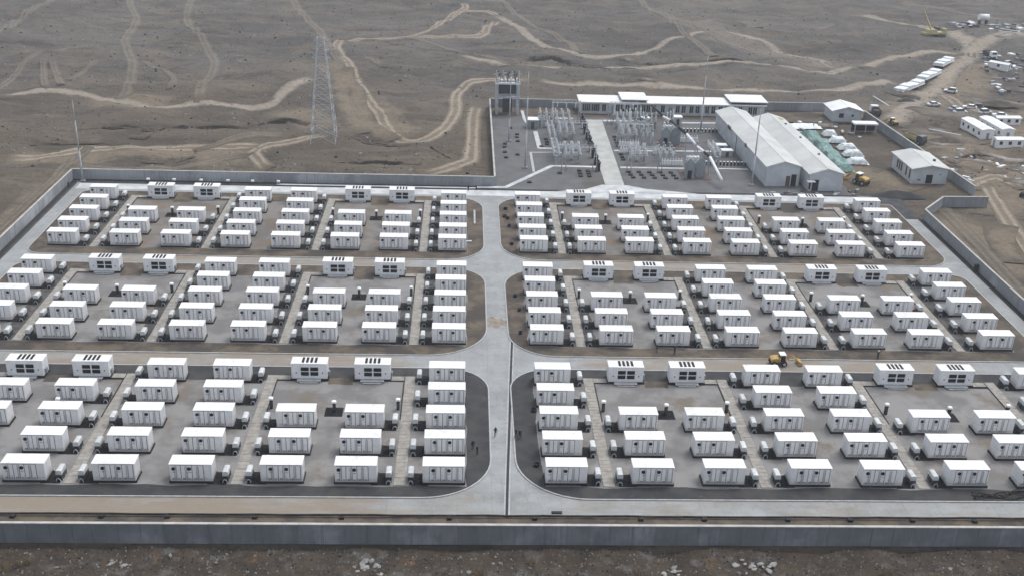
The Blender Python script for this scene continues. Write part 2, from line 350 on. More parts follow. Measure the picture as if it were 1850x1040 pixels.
for pts, wd in (
 ([(-120,288),(-105,290),(-88,296),(-70,296),(-55,290)],16), ([(-120,345),(-105,348),(-92,346)],18), ([(-33,352),(-27,338),(-22,324),(-15,313)],17),
 ([(-62,346),(-50,336),(-42,322)],16), ([(95,505),(110,465),(135,425),(150,414)],26), ([(140,350),(160,372),(185,400),(205,440)],26), ([(140,335),(150,300),(146,280),(136,255)],24),
 ([(160,385),(175,372),(195,358)],22), ([(136,300),(160,322),(185,335)],26), ([(118,258),(125,235),(120,215)],16), ([(-104,270),(-103,245),(-103,225)],9), ([(-50,395),(-42,378),(-38,362)],14), ([(104,296),(113,288),(122,276)],16), ([(104,340),(115,350),(130,352)],12)):
    ribbon('disturbed_soil', pts, wd, PATCH if pts[0][1] < 400 else PATCH_G, 9)
TR = [
 ([(-1.7,536.8),(-.3,519.6),(-7.9,489.2),(-16.2,464.1),(-31.4,451),(-42.4,449.7),(-49.2,440.4),(-48.7,422.3),(-43.7,402.4),(-37.8,377.9),(-32.1,355.9),(-25.1,333.1),(-21.6,318.2),(-16.4,311.8),(-10.8,313.3),(-6.2,322.3),(-2.8,341.3),(-2.6,362.1),(.2,373.6),(6,381.2),(10.3,382.4),(24.3,383.7)],4.2,TRACK),
 ([(-23.7,453.1),(-3.4,452.2),(6.7,455.6),(9.9,471.9),(13.7,494.6)],4.2,TRACK), ([(-8,491.7),(-4,508),(2,510.2),(11.3,508.8),(13.9,501.1)],4.5,TRACK),
 ([(13.4,503.7),(19.2,488.9),(26,454.5),(35,436.5),(47.2,426.9),(58.3,429.1),(70.5,438.4),(87.2,458.4),(98.5,468.8),(110.6,470.2),(120.1,460),(130.2,445),(140.6,426.1),(142.7,418.8)],4.6,TRACK_G),
 ([(-3,415),(8,409),(18.1,405.2),(39.4,405.5),(56.1,410.8),(72.9,414.4),(105.5,415.9),(122,413.9),(133.9,407.8),(143.5,414.2),(165.3,427.7)],4.8,TRACK_G),
 ([(24.3,383.7),(42.9,382.2),(74.2,381.9),(102.8,379.8),(129.5,382.2),(145,390),(160,402)],6,TRACK_G),
 ([(-144.8,344.8),(-139.4,353.6),(-131.7,356.4),(-122,353.7),(-111.9,349),(-93.3,343.8),(-82.1,347.4),(-69.6,345.8),(-61.5,349.2),(-57.9,360.8),(-50.5,376.7)],4.6,TRACK_G),
 ([(-122.1,284.9),(-114.5,287.8),(-104.3,297.1),(-88.9,301.2),(-75,303),(-62,303),(-55.6,300)],5.5,TRACK), ([(-160,282),(-140,281),(-122,285)],5.5,TRACK), ([(-40.5,319.8),(-44.2,314.8),(-51,307.7),(-55.6,300.4),(-57.5,295.1),(-55.1,289.7),(-51.2,282.3)],4.4,TRACK),
 ([(-57.5,295.1),(-65.5,291),(-72.6,285),(-88,281),(-104,280)],4.5,FAINT), ([(4.3,352),(3,335.3),(2.4,299.5),(1,290.3),(-4.9,283.2),(-12,281)],4.6,TRACK),
 ([(-97,590),(-79.2,529.9),(-66.8,484),(-59.3,461.1),(-54,436),(-50,415)],5,FAINT), ([(-136,590),(-126.9,521.4),(-119.1,484.6),(-104.9,443.4),(-94.3,414.5),(-86.8,385.3),(-86,362),(-84,347)],4.6,FAINT), ([(-172,590),(-153.7,521.7),(-141.9,489.1),(-135,453.9),(-132.2,436.9),(-124,412),(-116.4,390.7),(-109.7,359.8),(-110,349)],4.6,FAINT),
 ([(-200,590),(-190.4,520.6),(-187,493.3),(-179.2,435.5),(-172,395)],4.6,FAINT), ([(-153,345),(-151,361.2),(-150.7,375),(-152.3,387),(-149.8,404.8),(-140,420)],3.4,FAINT),
 ([(135.4,339.1),(140,346),(154.3,368.3),(171.9,393.4),(198.3,435.1),(211.3,454),(215.5,482.8),(217.2,495.2)],9,TRACK_G), ([(205,445),(218,462),(239,479.6),(248.5,486.7)],9,TRACK_G),
 ([(202.7,445.7),(197.3,452.5),(183.1,445.6),(166.7,431.8),(150.4,415.8)],5,TRACK_G), ([(190.4,539),(198.5,523.1),(208.1,509.5),(215.1,497.4)],5,TRACK_G),
 ([(142.2,282.1),(136.9,260),(132,237.1),(128,215)],4.5,TRACK), ([(136,276),(139,281.9),(147.5,287.1),(150,275.6)],4.5,TRACK), ([(170.2,389.1),(173.2,362.5),(184.4,349.5)],4.5,TRACK), ([(92.3,518.4),(100.7,480.8),(110.5,448.1),(132.4,420.5),(139,413.8)],4.5,FAINT),
 ([(122,262),(121,240),(119,215),(117,195)],5,FAINT), ([(-103.5,300),(-103.6,262),(-103.6,225),(-103,200)],3.5,FAINT), ([(-50,420),(-45,396),(-40,372),(-34,356)],4,FAINT),
 ([(-114.7,395.1),(-105.9,383.4),(-97.6,372.2),(-96.1,358.9)],2.6,FAINT), ([(-131.9,370.6),(-130.1,379.4),(-128.8,393.7)],2.6,FAINT), ([(-145.9,387.7),(-140,370),(-134.7,357.6)],3,FAINT), ([(-143.2,388),(-131.3,361.6)],3,FAINT), ([(-30.3,405.6),(-22.6,411.9)],3.5,FAINT), ([(-36.8,410.4),(-28.1,388.5)],4,FAINT),
 ([(-23,447),(-2.1,427.4),(8.4,415.1),(18.5,404.3)],3.6,FAINT), ([(12,590),(19.7,544.5),(26.8,496.3),(40.5,450.8),(46,428)],4,FAINT), ([(88,600),(88.7,547),(92.6,505),(92.2,473.8),(96.9,426.4)],4.5,FAINT), ([(-75,300.6),(-61.6,310.8),(-50,316)],4,FAINT), ([(153.8,487.4),(168.1,501.7)],4,FAINT), ([(122.5,502.3),(127.7,481.7)],5,FAINT), ([(222,574.6),(267.8,528)],7,FAINT),
 ([(-47.1,393.4),(-36.4,362.7),(-33,341.9),(-26,320.7),(-20,312.5)],7,PATCH), ([(-42,385),(-40,360),(-34,335),(-27,318)],9,PATCH), ([(138,330),(147,331),(158,318)],8,PATCH_G), ([(138.5,312.4),(145.4,296.9),(153,292.3)],7,PATCH), ([(132.6,250),(128,240),(125,225)],9,PATCH), ([(116,258),(117,240),(116,222)],4,FAINT), ([(178,385),(190,380),(205,376)],10,PATCH), ([(150,360),(158,352),(170,346)],10,PATCH_G)]
for pts, wd, mt in TR: ribbon('dirt_track', pts, wd*(1.3 if mt in (TRACK, TRACK_G) else 1.0), mt)
for pts, wd, dp in GULLIES: ribbon('gully', pts, wd*2.4, GULLYM, 5)
for pts, wd in (([(140,322),(150,316)],5), ([(150,308),(166,301)],6), ([(143,305),(152,297)],4), ([(155,296),(165,290)],5), ([(148,284),(156,280)],4), ([(160,345),(168,341)],4), ([(146,336),(153,331)],5), ([(205,400),(215,392),(222,384)],6), ([(110,336),(118,338)],5), ([(228,470),(240,478)],5), ([(-96,312),(-90,310)],3), ([(-86,288),(-80,287)],2), ([(-30.4,437.4),(-24,434.8)],3), ([(60,425),(66,420)],3), ([(62,389),(68,384)],3.5)): ribbon('spilled_grout', pts, wd, SPILL, 5)

# ------------------------------------------------------------------ site pavement
structure('gravel_strip', sheet(-98.6, 128.0, 113.5, 271.4, -.17), GRAV)
mb = MB()
mb.quad([(-96.8,129.2,-.12),(112.4,129.2,-.12),(112.4,252.5,-.12),(108.6,252.5,-.12),(108.6,264,-.12),(108.6,269,-.12),(-96.8,269,-.12)])
structure('concrete_road', mb, CONC)
structure('rear_pavement', sheet(-96.0, 264.2, 101.5, 268.3, -.105), PALE)
structure('soil_strip', sheet(-101, 123.2, 114, 129.3, -.155), DIRT)
structure('wall_gutter', sheet(-98.6, 270.3, 8.0, 271.45, -.15), BITUM_SHADE); structure('wall_gutter', sheet(-96, 268.45, 8.9, 269.25, -.1), BITUM_SHADE); structure('wall_gutter', sheet(-98.6, 190, -97.5, 270.2, -.15), BITUM_SHADE); structure('wall_gutter', sheet(112.45, 150, 113.72, 252.5, -.15), BITUM_SHADE)
structure('wall_gutter', sheet(9, 268.5, 101.5, 269.3, -.05), BITUM_SHADE)
def rrect(x0, y0, x1, y1, r, z, seg=12):       # r: radii (x0y0, x1y0, x1y1, x0y1)
    out = []
    for (cx, cy, a0), q in zip(((x0,y0,180),(x1,y0,270),(x1,y1,0),(x0,y1,90)), r):
        sx = 1 if cx == x0 else -1; sy = 1 if cy == y0 else -1
        for k in range(seg+1):
            a = rad(a0+90*k/seg); out.append((cx+sx*q+math.cos(a)*q, cy+sy*q+math.sin(a)*q, z))
    return out
ISL = {}
for nm, x0, y0, x1, y1, r, vm, lm in (
  ('far left', -93.3, 222.2, 4.95, 262.6, (3.5, 8.5, 8, 2), DIRT, LOT_A), ('far right', 8.95, 222.6, 109.0, 262.6, (9, 6, 1, 7), DIRT, LOT_A),
  ('middle left', -92.8, 177.6, 4.95, 217.6, (3, 11, 8, 3), DIRT, LOT), ('middle right', 9.2, 177.6, 109.0, 217.6, (9, 3, 3, 9), DIRT, LOT),
  ('near left', -92.8, 133.5, 4.95, 172.5, (3, 10, 7.5, 3), DARKG, LOT), ('near right', 8.95, 133.3, 109.0, 172.5, (10.5, 3, 3, 7), DARKG, LOT)):
    top = rrect(x0, y0, x1, y1, r, -.012); bot = [(x, y, -.2) for x, y, z in top]
    isl = structure('island_verge', MB().rings([bot, top]), vm)
    o1 = rrect(x0-.22, y0-.22, x1+.22, y1+.22, [q+.22 for q in r], .035); i1 = [(x, y, .035) for x, y, z in top]
    kb = MB(); n = len(o1)
    ob_ = [(x, y, -.16) for x, y, z in o1]; ib_ = [(x, y, -.16) for x, y, z in i1]
    for k in range(n):
        j = (k+1) % n
        kb.quad([o1[k], o1[j], i1[j], i1[k]]); kb.quad([ob_[k], ob_[j], o1[j], o1[k]]); kb.quad([i1[k], i1[j], ib_[j], ib_[k]])
    part('kerb', kb, KERB, isl)
    ISL[nm] = (x0, y0, x1, y1, lm)

# ------------------------------------------------------------------ the battery blocks
CL = [-5.05, -17.85, -28.6, -41.5, -52.55, -65.3, -76.3, -89.6]; CR = [13.0, 25.8, 36.5, 49.4, 60.3, 73.3, 84.1, 97.65]
ROWS = {'far': [226.6, 233.7, 241.2, 248.7, 256.1], 'middle': [181.8, 189.2, 196.7, 204.1, 211.4], 'near': [136.8, 144.4, 151.9, 159.4, 166.8]}
W, D, HB, HT = 6.06, 2.44, .32, 3.2
RW = ['front row', 'second row', 'third row', 'fourth row', 'rear row']; CW = ['first', 'second', 'third', 'fourth', 'fifth', 'sixth', 'seventh', 'eighth']
ORD = CW+['ninth', 'tenth', 'eleventh', 'twelfth']
def ragged(x0, y0, x1, y1, z, amp=.5, stp=3.0):
    out = []
    def edge(a, b):
        L = math.dist(a, b); k = max(1, int(L/stp))
        for q in range(k):
            u = q/k; out.append((a[0]+(b[0]-a[0])*u+random.uniform(-amp, amp)*.5, a[1]+(b[1]-a[1])*u+random.uniform(-amp, amp)*.6, z))
    edge((x0,y0),(x1,y0)); edge((x1,y0),(x1,y1)); edge((x1,y1),(x0,y1)); edge((x0,y1),(x0,y0)); return out
# shared meshes of one container
def container_meshes(kind):
    ms = []
    body = MB().cbox(0, 0, HB, W, D, HT-.09, .03)
    for q in (.06, W-.18): body.box(q, -.035, HB, q+.12, 0, HT-.1); body.box(q, D, HB, q+.12, D+.03, HT-.1)
    for k in range(9):                         # corrugated end walls
        y = .2+k*.235; body.box(-.035, y, HB+.15, 0, y+.11, HT-.25); body.box(W, y, HB+.15, W+.035, y+.11, HT-.25)
    body.box(.18, -.03, HB, W-.18, 0, HB+.14)
    ms.append(('body', body, PAINT))
    rf = MB().cbox(-.06, -.07, HT-.09, W+.06, D+.06, HT, .025)
    for k in range(1, 6): rf.box(k*W/6-.025, .06, HT-.01, k*W/6+.025, D-.06, HT+.018)
    ms.append(('roof', rf, ROOFP))
    ms.append(('shade_plinth', MB().box(-.16, -.16, -.1, W+.16, D+.16, HB), BITUM_SHADE))  # black and wider than the body: shade of the gap below painted in
    if kind == 'P': doors = ((.03, .262), (.275, .525), (.538, .795)); fans = (.095, .47); blank = (.82, .965)
    else: doors = ((.165, .425), (.438, .695), (.708, .955)); fans = (.25, .63); blank = (.035, .145)
    for a, c in doors:
        d = MB(); x0, x1 = a*W, c*W; mid = (x0+x1)/2
        d.cbox(x0, -.05, HB+.2, mid-.02, 0, HT-.22, .008); d.cbox(mid+.02, -.05, HB+.2, x1, 0, HT-.22, .008)
        ms.append(('door', d, DOORP))
        ms.append(('door_seal', MB().box(x0-.045, -.02, HB+.15, x1+.07, .0, HT-.17), BLACK))
        h = MB()
        for q in (mid-.16, mid+.12): h.tube((q, -.08, HB+.3), (q, -.08, HT-.35), .024, n=5)
        ms.append(('lock_rod', h, STEELD))
        vg = MB().box(x0+.18, -.07, HB+.3, mid-.22, -.05, HB+.52).box(mid+.26, -.07, HB+.3, x1-.14, -.05, HB+.46)
        for q in range(3): vg.box(x0+.14, -.085, HB+.32+q*.075, mid-.18, -.07, HB+.34+q*.075)
        ms.append(('vent_grille', vg, LEADG))
    x0, x1 = blank[0]*W, blank[1]*W
    ms.append(('service_panel', MB().cbox(x0, -.03, HB+.5, x1, 0, HT-.4, .01), PAINT))
    for a in fans:
        f = MB(); c = Vector((a*W, -.06, HT-.78))
        f.tube(c+Vector((0,.03,0)), c+Vector((0,-.07,0)), .29, .27, 12, 0)
        for q in range(4):
            an = q*math.pi/4; e = Vector((math.cos(an), 0, math.sin(an)))*.19; f.bar(c+Vector((0,-.08,0))-e, c+Vector((0,-.08,0))+e, .012, 0)
        ms.append(('fan', f, BLACK))
        lg = MB(); lc = Vector((a*W+.03, -.062, HT-1.28))            # dark curved mark under each fan
        for q in range(5):
            a0, a1 = rad(200+q*28), rad(200+(q+1)*28)
            lg.bar(lc+Vector((math.cos(a0)*.2, 0, math.sin(a0)*.12)), lc+Vector((math.cos(a1)*.2, 0, math.sin(a1)*.12)), .028)
        ms.append(('emblem', lg, STEELD))
    return [(n, b.mesh(n, mt)) for n, b, mt in ms]
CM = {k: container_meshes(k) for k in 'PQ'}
# inverter station
pm = []
pb = MB().cbox(0, 0, HB, W, D, HT-.08, .04)
for q in (.05, W-.17): pb.box(q, -.035, HB, q+.12, 0, HT-.1)
for k in range(8): y = .25+k*.26; pb.box(-.03, y, HB+.2, 0, y+.1, HT-.3); pb.box(W, y, HB+.2, W+.03, y+.1, HT-.3)
pm.append(('body', pb, WHITE)); pm.append(('roof', MB().cbox(-.06, -.08, HT-.08, W+.06, D+.06, HT+.02, .03), ROOFP))
pm.append(('shade_plinth', MB().box(-.15, -.15, -.1, W+.15, D+.15, HB), BITUM_SHADE))  # same black frame, painted shade under the station
for qx in (1.62, 3.22):
    for qz in (HB+.62, HB+1.5):
        lv = MB().box(qx, -.045, qz, qx+1.34, 0, qz+.66)
        for k in range(7): z = qz+.05+k*.09; lv.quad([(qx+.04,-.05,z),(qx+1.3,-.05,z),(qx+1.3,-.1,z-.05),(qx+.04,-.1,z-.05)])
        pm.append(('louvre', lv, BLACK))
for k in range(4):
    x = 1.75+k*.72; rv = MB().box(x, .35, HT+.02, x+.42, D-.25, HT+.07)
    for q in range(6): y = .45+q*.29; rv.box(x+.03, y, HT+.07, x+.39, y+.1, HT+.1)
    pm.append(('roof_vent', rv, BLACK))
for x0, x1 in ((.25, 1.4), (4.75, 5.8)):
    pm.append(('door', MB().cbox(x0, -.04, HB+.25, x1, 0, HT-.35, .01), WHITE))
    c = ((x0+x1)/2, HB+1.15); pm.append(('warning_plate', MB().quad([(c[0]-.16,-.045,c[1]-.14),(c[0]+.16,-.045,c[1]-.14),(c[0],-.045,c[1]+.17)]), BLACK))
sp_ = MB().box(1.0, -1.0, .28, 5.0, -.16, .36)
for q in (1.05, 2.95, 4.85): sp_.box(q, -.95, -.05, q+.1, -.85, .28); sp_.box(q, -.28, -.05, q+.1, -.18, .28)
sp_.box(1.4, -1.3, .1, 4.6, -1.0, .17); pm.append(('step_platform', sp_, STEEL))
cbx = MB().box(W+.035, .5, HB+.3, W+.35, 1.2, HB+1.1); pm.append(('junction_box', cbx, LEADG))
PM = [(n, b.mesh(n, mt)) for n, b, mt in pm]
# cabinet on a dark stand
def hood(x0, x1, z0, z1, y0, y1):
    prof = [(x0, z0)]+[(x0+(x1-x0)*(.5-.5*math.cos(math.pi*k/8)), z0+.36+(z1-z0-.36)*math.sin(math.pi*k/8)**.32) for k in range(9)]+[(x1, z0)]
    return MB().prism(prof, y0, y1)
cabm = [('housing', hood(-.42, .42, 1.0, 1.75, .3, 2.2), CABP)]
fr = MB()
for sx in (-.38, .38):
    for y in (.35, 1.3, 2.2): fr.box(sx-.05, y-.05, 0, sx+.05, y+.05, 1.0)
    fr.box(sx-.05, .3, .45, sx+.05, 2.25, .53)
fr.box(-.42, .3, .92, .42, 2.3, 1.0); fr.box(-.3, .5, 0, .3, 2.1, .9); cabm.append(('stand', fr, STEELD))
ar = MB()
for k in range(8):
    a0, a1 = math.pi*k/8, math.pi*(k+1)/8
    ar.tube((math.cos(a0)*.34, -.05, .02+math.sin(a0)*.62), (math.cos(a1)*.34, -.05, .02+math.sin(a1)*.62), .06, n=6)
cabm.append(('conduit', ar, STEEL))
dr = MB().cbox(-.34, .26, 1.1, .34, .3, 1.5, .008); cabm.append(('door', dr, CABP))
KM = [(n, b.mesh(n, mt)) for n, b, mt in cabm]
# capped post
def post_meshes():
    a = MB().cbox(-.24, -.24, 0, .24, .24, 1.7, .03); c = MB().cbox(-.36, -.36, 1.7, .36, .36, 2.05, .1); d = MB().box(-.17, -.27, .3, .17, -.24, 1.4)
    return [('shaft', a.mesh('shaft', BLACK)), ('cap', c.mesh('cap', WHITE)), ('hatch', d.mesh('hatch', STEELD))]
PO = post_meshes()
def spawn(name, meshes, label, cat, loc, group, rz=0):
    r = thing(name, label, cat, loc, rz, group)
    for n, me in meshes: ob(n, me, r)
    return r
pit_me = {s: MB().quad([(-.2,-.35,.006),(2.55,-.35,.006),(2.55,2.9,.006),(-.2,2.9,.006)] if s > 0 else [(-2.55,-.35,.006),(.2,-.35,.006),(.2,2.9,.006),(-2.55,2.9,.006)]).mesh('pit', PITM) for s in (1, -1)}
for blk in ('far', 'middle', 'near'):
    for side, CX in (('left', CL), ('right', CR)):
        nm = blk+' '+side; R = ROWS[blk]; sgn = -1 if side == 'left' else 1
        x0, y0, x1, y1, lm = ISL[nm]; lx0, lx1 = min(CX)-(.25 if side == 'right' else .9), max(CX)+W+(.25 if side == 'left' else .35)
        # screed of the lot, ragged at its front edge
        structure('lot', MB().quad(ragged(lx0, R[0]-.6, lx1, R[4]+.6, 0.0)), lm)
        if blk != 'near':
            for k in (1, 5): structure('dirt_patch', MB().quad(ragged(min(CX[k], CX[k+1])+W+.3, R[4]-.9, max(CX[k], CX[k+1])-.3, R[4]+3.4, .004, .4, 1.0)), DIRT)
        else:
            for k in (1, 5): structure('dirt_patch', MB().quad(ragged(min(CX[k], CX[k+1])+W+.3, R[4]-.5, max(CX[k], CX[k+1])-.3, R[4]+1.8, .004, .3, 1.0)), DIRT)
        for a, c in ((0, 1), (2, 3), (4, 5), (6, 7)):
            l, r_ = sorted((CX[a], CX[c])); mid = (l+W+r_)/2
            for s0, s1, cc_ in ((l+W+.3, mid-.7, l), (mid+.7, r_-.3, r_)):      # beside an inverter bay it stops with the containers
                bay = CX.index(cc_) in (1, 2, 5, 6)
                if blk != 'near': structure('aisle_gravel', MB().quad(ragged(s0, R[0]-.3, s1, R[2]+3.2 if bay else R[4]+2.6, .0035, .5, 1.3)), AISLE)
        for ci, cx in enumerate(CX):
            # the outermost column of the near and middle left blocks lies outside the picture
            if blk == 'near' and side == 'left' and ci == 7: continue
            outer4 = blk == 'near' and side == 'left' and ci in (5, 6)
            pcs = ci in (1, 2, 5, 6); right_tr = (ci % 2 == 1) == (side == 'left')   # trench on its right side
            if ci == 0: right_tr = side == 'right'
            for ri in range(4 if outer4 else 3 if pcs else 5):
                y = R[ri]+random.uniform(-.06, .06)
                if blk == 'near' and side == 'left' and ci == 6 and ri < 2: continue
                if blk == 'near' and side == 'right' and ci == 7 and ri < 3: continue
                lb = f'white battery container, {blk} {side} block, {RW[ri]}, {CW[ci]} column from central road'
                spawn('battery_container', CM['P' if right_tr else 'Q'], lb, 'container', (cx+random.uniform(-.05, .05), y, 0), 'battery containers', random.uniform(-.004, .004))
                kx = cx+W+1.75 if right_tr else cx-1.75
                k = spawn('cabinet', KM, f'small grey cabinet beside container, {blk} {side} block, {RW[ri]}, {CW[ci]} column from road', 'cabinet', (kx, y-.05, .002), 'cabinets beside the containers')
                ob('pit', pit_me[-1 if right_tr else 1], k)
            if pcs:
                spawn('inverter_station', PM, f'white inverter station with black louvres, {blk} {side} block, {CW[ci]} column from central road', 'inverter station', (cx, R[4]+.95+(.9 if blk == 'far' else 0), 0), 'inverter stations')
        # cable trenches between the columns
        for ti, (a, c) in enumerate(((0, 1), (2, 3), (4, 5), (6, 7))):
            l, r_ = sorted((CX[a], CX[c])); tx = (l+W+r_)/2; pc = CX[(1, 2, 5, 6)[ti]]
            s = MB(); y = R[0]-.45; yend = R[4]+1.0
            while y < yend-.2:
                dz = random.uniform(-.012, .012); s.cbox(tx-.86+random.uniform(-.02, .02), y, -.05, tx+.86, y+.97, .09+dz, .02); y += 1.0
            xa, xb = (tx+.86, pc) if pc > tx else (pc+W, tx-.86)
            ya = R[4]+1.05+(.9 if blk == 'far' else 0)
            s.cbox(tx-.86, y, -.05, tx+.86, ya+1.5, .085, .02)
            xx = xa+.02
            while xx < xb-.2: s.cbox(xx, ya, -.05, min(xx+.98, xb-.16), ya+1.45, .085+random.uniform(-.01, .01), .02); xx += 1.0
            tr = thing('cable_trench', f'pale slab covered cable trench, {blk} {side} block, {CW[ti]} from the central road', 'cable trench', (0,0,0), 0, 'cable trenches')
            o = part('cover_slabs', s, SLAB, tr); o['kind'] = 'stuff'
            # low dark rim on the side of the open lot
            if pc > tx: part('rim', MB().box(tx+.9, R[2]+3, 0, tx+1.05, ya-.35, .14).box(tx+.9, ya-.35, 0, pc+.6, ya-.2, .14), BITUM_SHADE, tr)
            else: part('rim', MB().box(tx-1.05, R[2]+3, 0, tx-.9, ya-.35, .14).box(pc+W-.6, ya-.35, 0, tx-.9, ya-.2, .14), BITUM_SHADE, tr)
        for gi, (a, c) in enumerate(((1, 2), (5, 6))):
            l, r_ = sorted((CX[a], CX[c])); gn = 'inner' if gi == 0 else 'outer'
            if nm == 'near left' and gi == 1:
                spawn('capped_post', PO, 'white capped black post among the containers of the outer bay, near left block', 'post', (-64.3, 157.4, 0), 'capped posts in the bays'); continue
            for wh, px in (('left', l-1.9), ('right', r_+W+1.9)):
                spawn('capped_post', PO, f'black post with white cap at {wh} trench, {gn} bay, {blk} {side} block', 'post', (px, R[2]+6.3, 0), 'capped posts in the bays')
            q = spawn('capped_post', PO, f'white capped post on dark mat, middle of {gn} bay, {blk} {side} block', 'post', ((l+W+r_)/2, R[2]+5.4, 0), 'capped posts in the bays')
            part('mat', MB().box(-1.5, -1.6, .003, 1.4, 1.3, .03), PITM, q)

# ------------------------------------------------------------------ walls, pipe, drain
def wall(name, label, p0, p1, h, mat_, step_len=3.0, th=.28, z0=-.3, cope=True, post_every=1):
    p0, p1 = Vector((*p0, 0)), Vector((*p1, 0)); L = (p1-p0).length; ang = math.atan2(p1.y-p0.y, p1.x-p0.x); n = max(1, round(L/step_len)); st = L/n
    r = thing(name, label, 'wall', (p0.x, p0.y, 0), ang)
    pan = MB().box(.12, -th/2, z0, st-.12, th/2, h).mesh('panel', mat_); pil = MB().box(-.1, -th/2-.03, z0, .1, th/2+.03, h+.01).mesh('pilaster', mat_)
    cp = MB().cbox(.006, -th/2-.09, h+.012, st-.006, th/2+.09, h+.13, .02).mesh('coping_slab', COPE)
    for k in range(n):
        ob('panel', pan, r, (k*st, 0, 0)); ob('pilaster', pil, r, (k*st, 0, 0))
        if cope: ob('coping_slab', cp, r, (k*st, 0, 0))
    ob('pilaster', pil, r, (L-.1, 0, 0)); return r
wall('boundary_wall', 'dark grey front boundary wall with pale coping along the bottom of the picture', (-99, 123.0), (114, 123.0), 2.85, WALL_F)
wall('boundary_wall', 'grey rear boundary wall behind the far left block of containers', (-98.6, 271.6), (8.1, 271.6), 2.45, WALL)
wall('boundary_wall', 'grey boundary wall running down the left edge of the site', (-98.75, 190), (-98.75, 271.3), 2.45, WALL)
wall('boundary_wall', 'thin wall along the left side of the switchyard', (8.3, 271.9), (8.3, 350.4), 2.45, WALL)
wall('boundary_wall', 'grey wall at the back of the switchyard left of the long building', (8.5, 351.0), (36.6, 351.6), 2.45, WALL)
wall('boundary_wall', 'grey wall at the back between long building and gabled guard house', (97.6, 354.0), (124, 354.6), 2.45, WALL)
wall('boundary_wall', 'grey boundary wall down the right side beside the concrete road', (113.9, 150), (113.9, 252.7), 2.45, WALL)
wall('boundary_wall', 'short angled wall piece at the top of the right boundary wall', (114.1, 252.9), (122.2, 262.3), 2.45, WALL)
wall('boundary_wall', 'short wall piece right of the angled corner, on brown soil', (122.4, 262.4), (134.2, 262.9), 2.45, WALL)
wall('boundary_wall', 'grey wall running from the guard house past the gabled pump house', (129.5, 346.0), (132.0, 309.0), 2.45, WALL)
wall('boundary_wall', 'grey wall end right of the gabled pump house', (132.0, 308.8), (134.3, 271.0), 2.45, WALL)
pp = MB(); x = -80.0
zprev = .18
while x < 112:
    z2 = .18+random.uniform(-.06, .06); y2 = 128.85; pp.tube((x, y2, zprev), (x+4, y2, z2), .15, n=8); zprev = z2; x += 4
r = thing('service_pipe', 'long black pipe lying on blocks inside the front wall', 'pipe'); part('pipe', pp, PIPE, r)
blk_me = MB().cbox(-.35, -.3, -.2, .35, .3, .2, .04).mesh('support_block', BITUM_SHADE); x = -76
while x < 110: ob('support_block', blk_me, r, (x, 128.5+random.uniform(-.15, .05), 0)); x += random.choice((9, 12, 15))
d = MB(); pts = [(9.75, 184.3), (9.0, 170), (8.3, 154.8), (7.55, 140), (7.05, 128.9)]
for (ax, ay), (bx, by) in zip(pts[:-1], pts[1:]):
    d.quad([(bx-.2,by,-.09),(bx+.2,by,-.09),(ax+.2,ay,-.09),(ax-.2,ay,-.09)])
r = thing('drain_channel', 'narrow black drain channel crossing the central junction to the front wall', 'drain'); part('grating', d, BLACK, r)
e = MB()
for (ax, ay), (bx, by) in zip(pts[:-1], pts[1:]):
    for s in (-1, 1): e.rings([[(bx+s*.2,by,-.1),(bx+s*.42,by,-.1),(bx+s*.42,by,-.075),(bx+s*.2,by,-.075)][::s], [(ax+s*.2,ay,-.1),(ax+s*.42,ay,-.1),(ax+s*.42,ay,-.075),(ax+s*.2,ay,-.075)][::s]])
part('edging', e, KERB, r)
tag(ob('manhole_cover', MB().cbox(-.75, -.28, -.1, .75, .28, .05, .03).mesh('manhole_cover', BITUM_SHADE), None, (14.2, 130.0, -.02)), 'black slab cover lying on the front road right of the drain', 'cover')
PATCHJ = M('spilled_soil', (.30, .25, .19), (.19, .16, .125), .9, .95, c3=(.24, .24, .235), s3=1.1, l3=.5, h3=.6, bmp=.6)
ring = []
for k in range(40):
    a = 2*math.pi*k/40; q = 1+.22*math.sin(3*a+1)+.16*math.sin(7*a)+random.uniform(-.12, .12); ring.append((7.1+2.1*math.cos(a)*q, 191.6+2.2*math.sin(a)*q, -.112))
structure('soil_patch', MB().quad(ring), PATCHJ)
tag(ob('concrete_beam', MB().cbox(-.22, -4.6, -.05, .22, 4.6, .3, .03).mesh('concrete_beam', KERB), None, (3.0, 248.0, 0)), 'thin pale concrete beam lying on the verge beside far left block', 'beam')
for k, (px_, py_, q, where) in enumerate(((10.6, 254.2, .55, 'far right verge, farthest'), (10.2, 248.9, .6, 'far right verge, second farthest'), (10.9, 247.6, .5, 'far right verge, third farthest'), (11.1, 242.6, .45, 'far right verge, second nearest'), (11.3, 231.2, .5, 'far right verge, nearest'), (11.0, 203.2, .4, 'middle right verge, farthest'), (11.6, 196.6, .4, 'middle right verge, middle'), (11.4, 186.6, .4, 'middle right verge, nearest'), (12.4, 158.0, .5, 'near right dark verge, farther'), (12.0, 141.8, .5, 'near right dark verge, nearer'))):  # raised black rings put in for small dark pits in the verge
    tag(ob('pit_ring', MB().rings([[(math.cos(a)*r_*q, math.sin(a)*r_*q, z_) for a in [2*math.pi*i/12 for i in range(12)]] for r_, z_ in ((.8, -.02), (1.0, .45), (.85, .46), (.7, .12))]).mesh('pit_ring', BLACK), None, (px_, py_, 0)), f'small dark pit as a black ring on the {where}', 'tub', 'dark pits on the verges')
tag(ob('paving_slab', MB().cbox(-.7, -.3, 0, .7, .3, .15, .03).mesh('paving_slab', PALE), None, (1.6, 232.8, 0), .1), 'single pale slab on the brown verge left of the central road', 'slab')

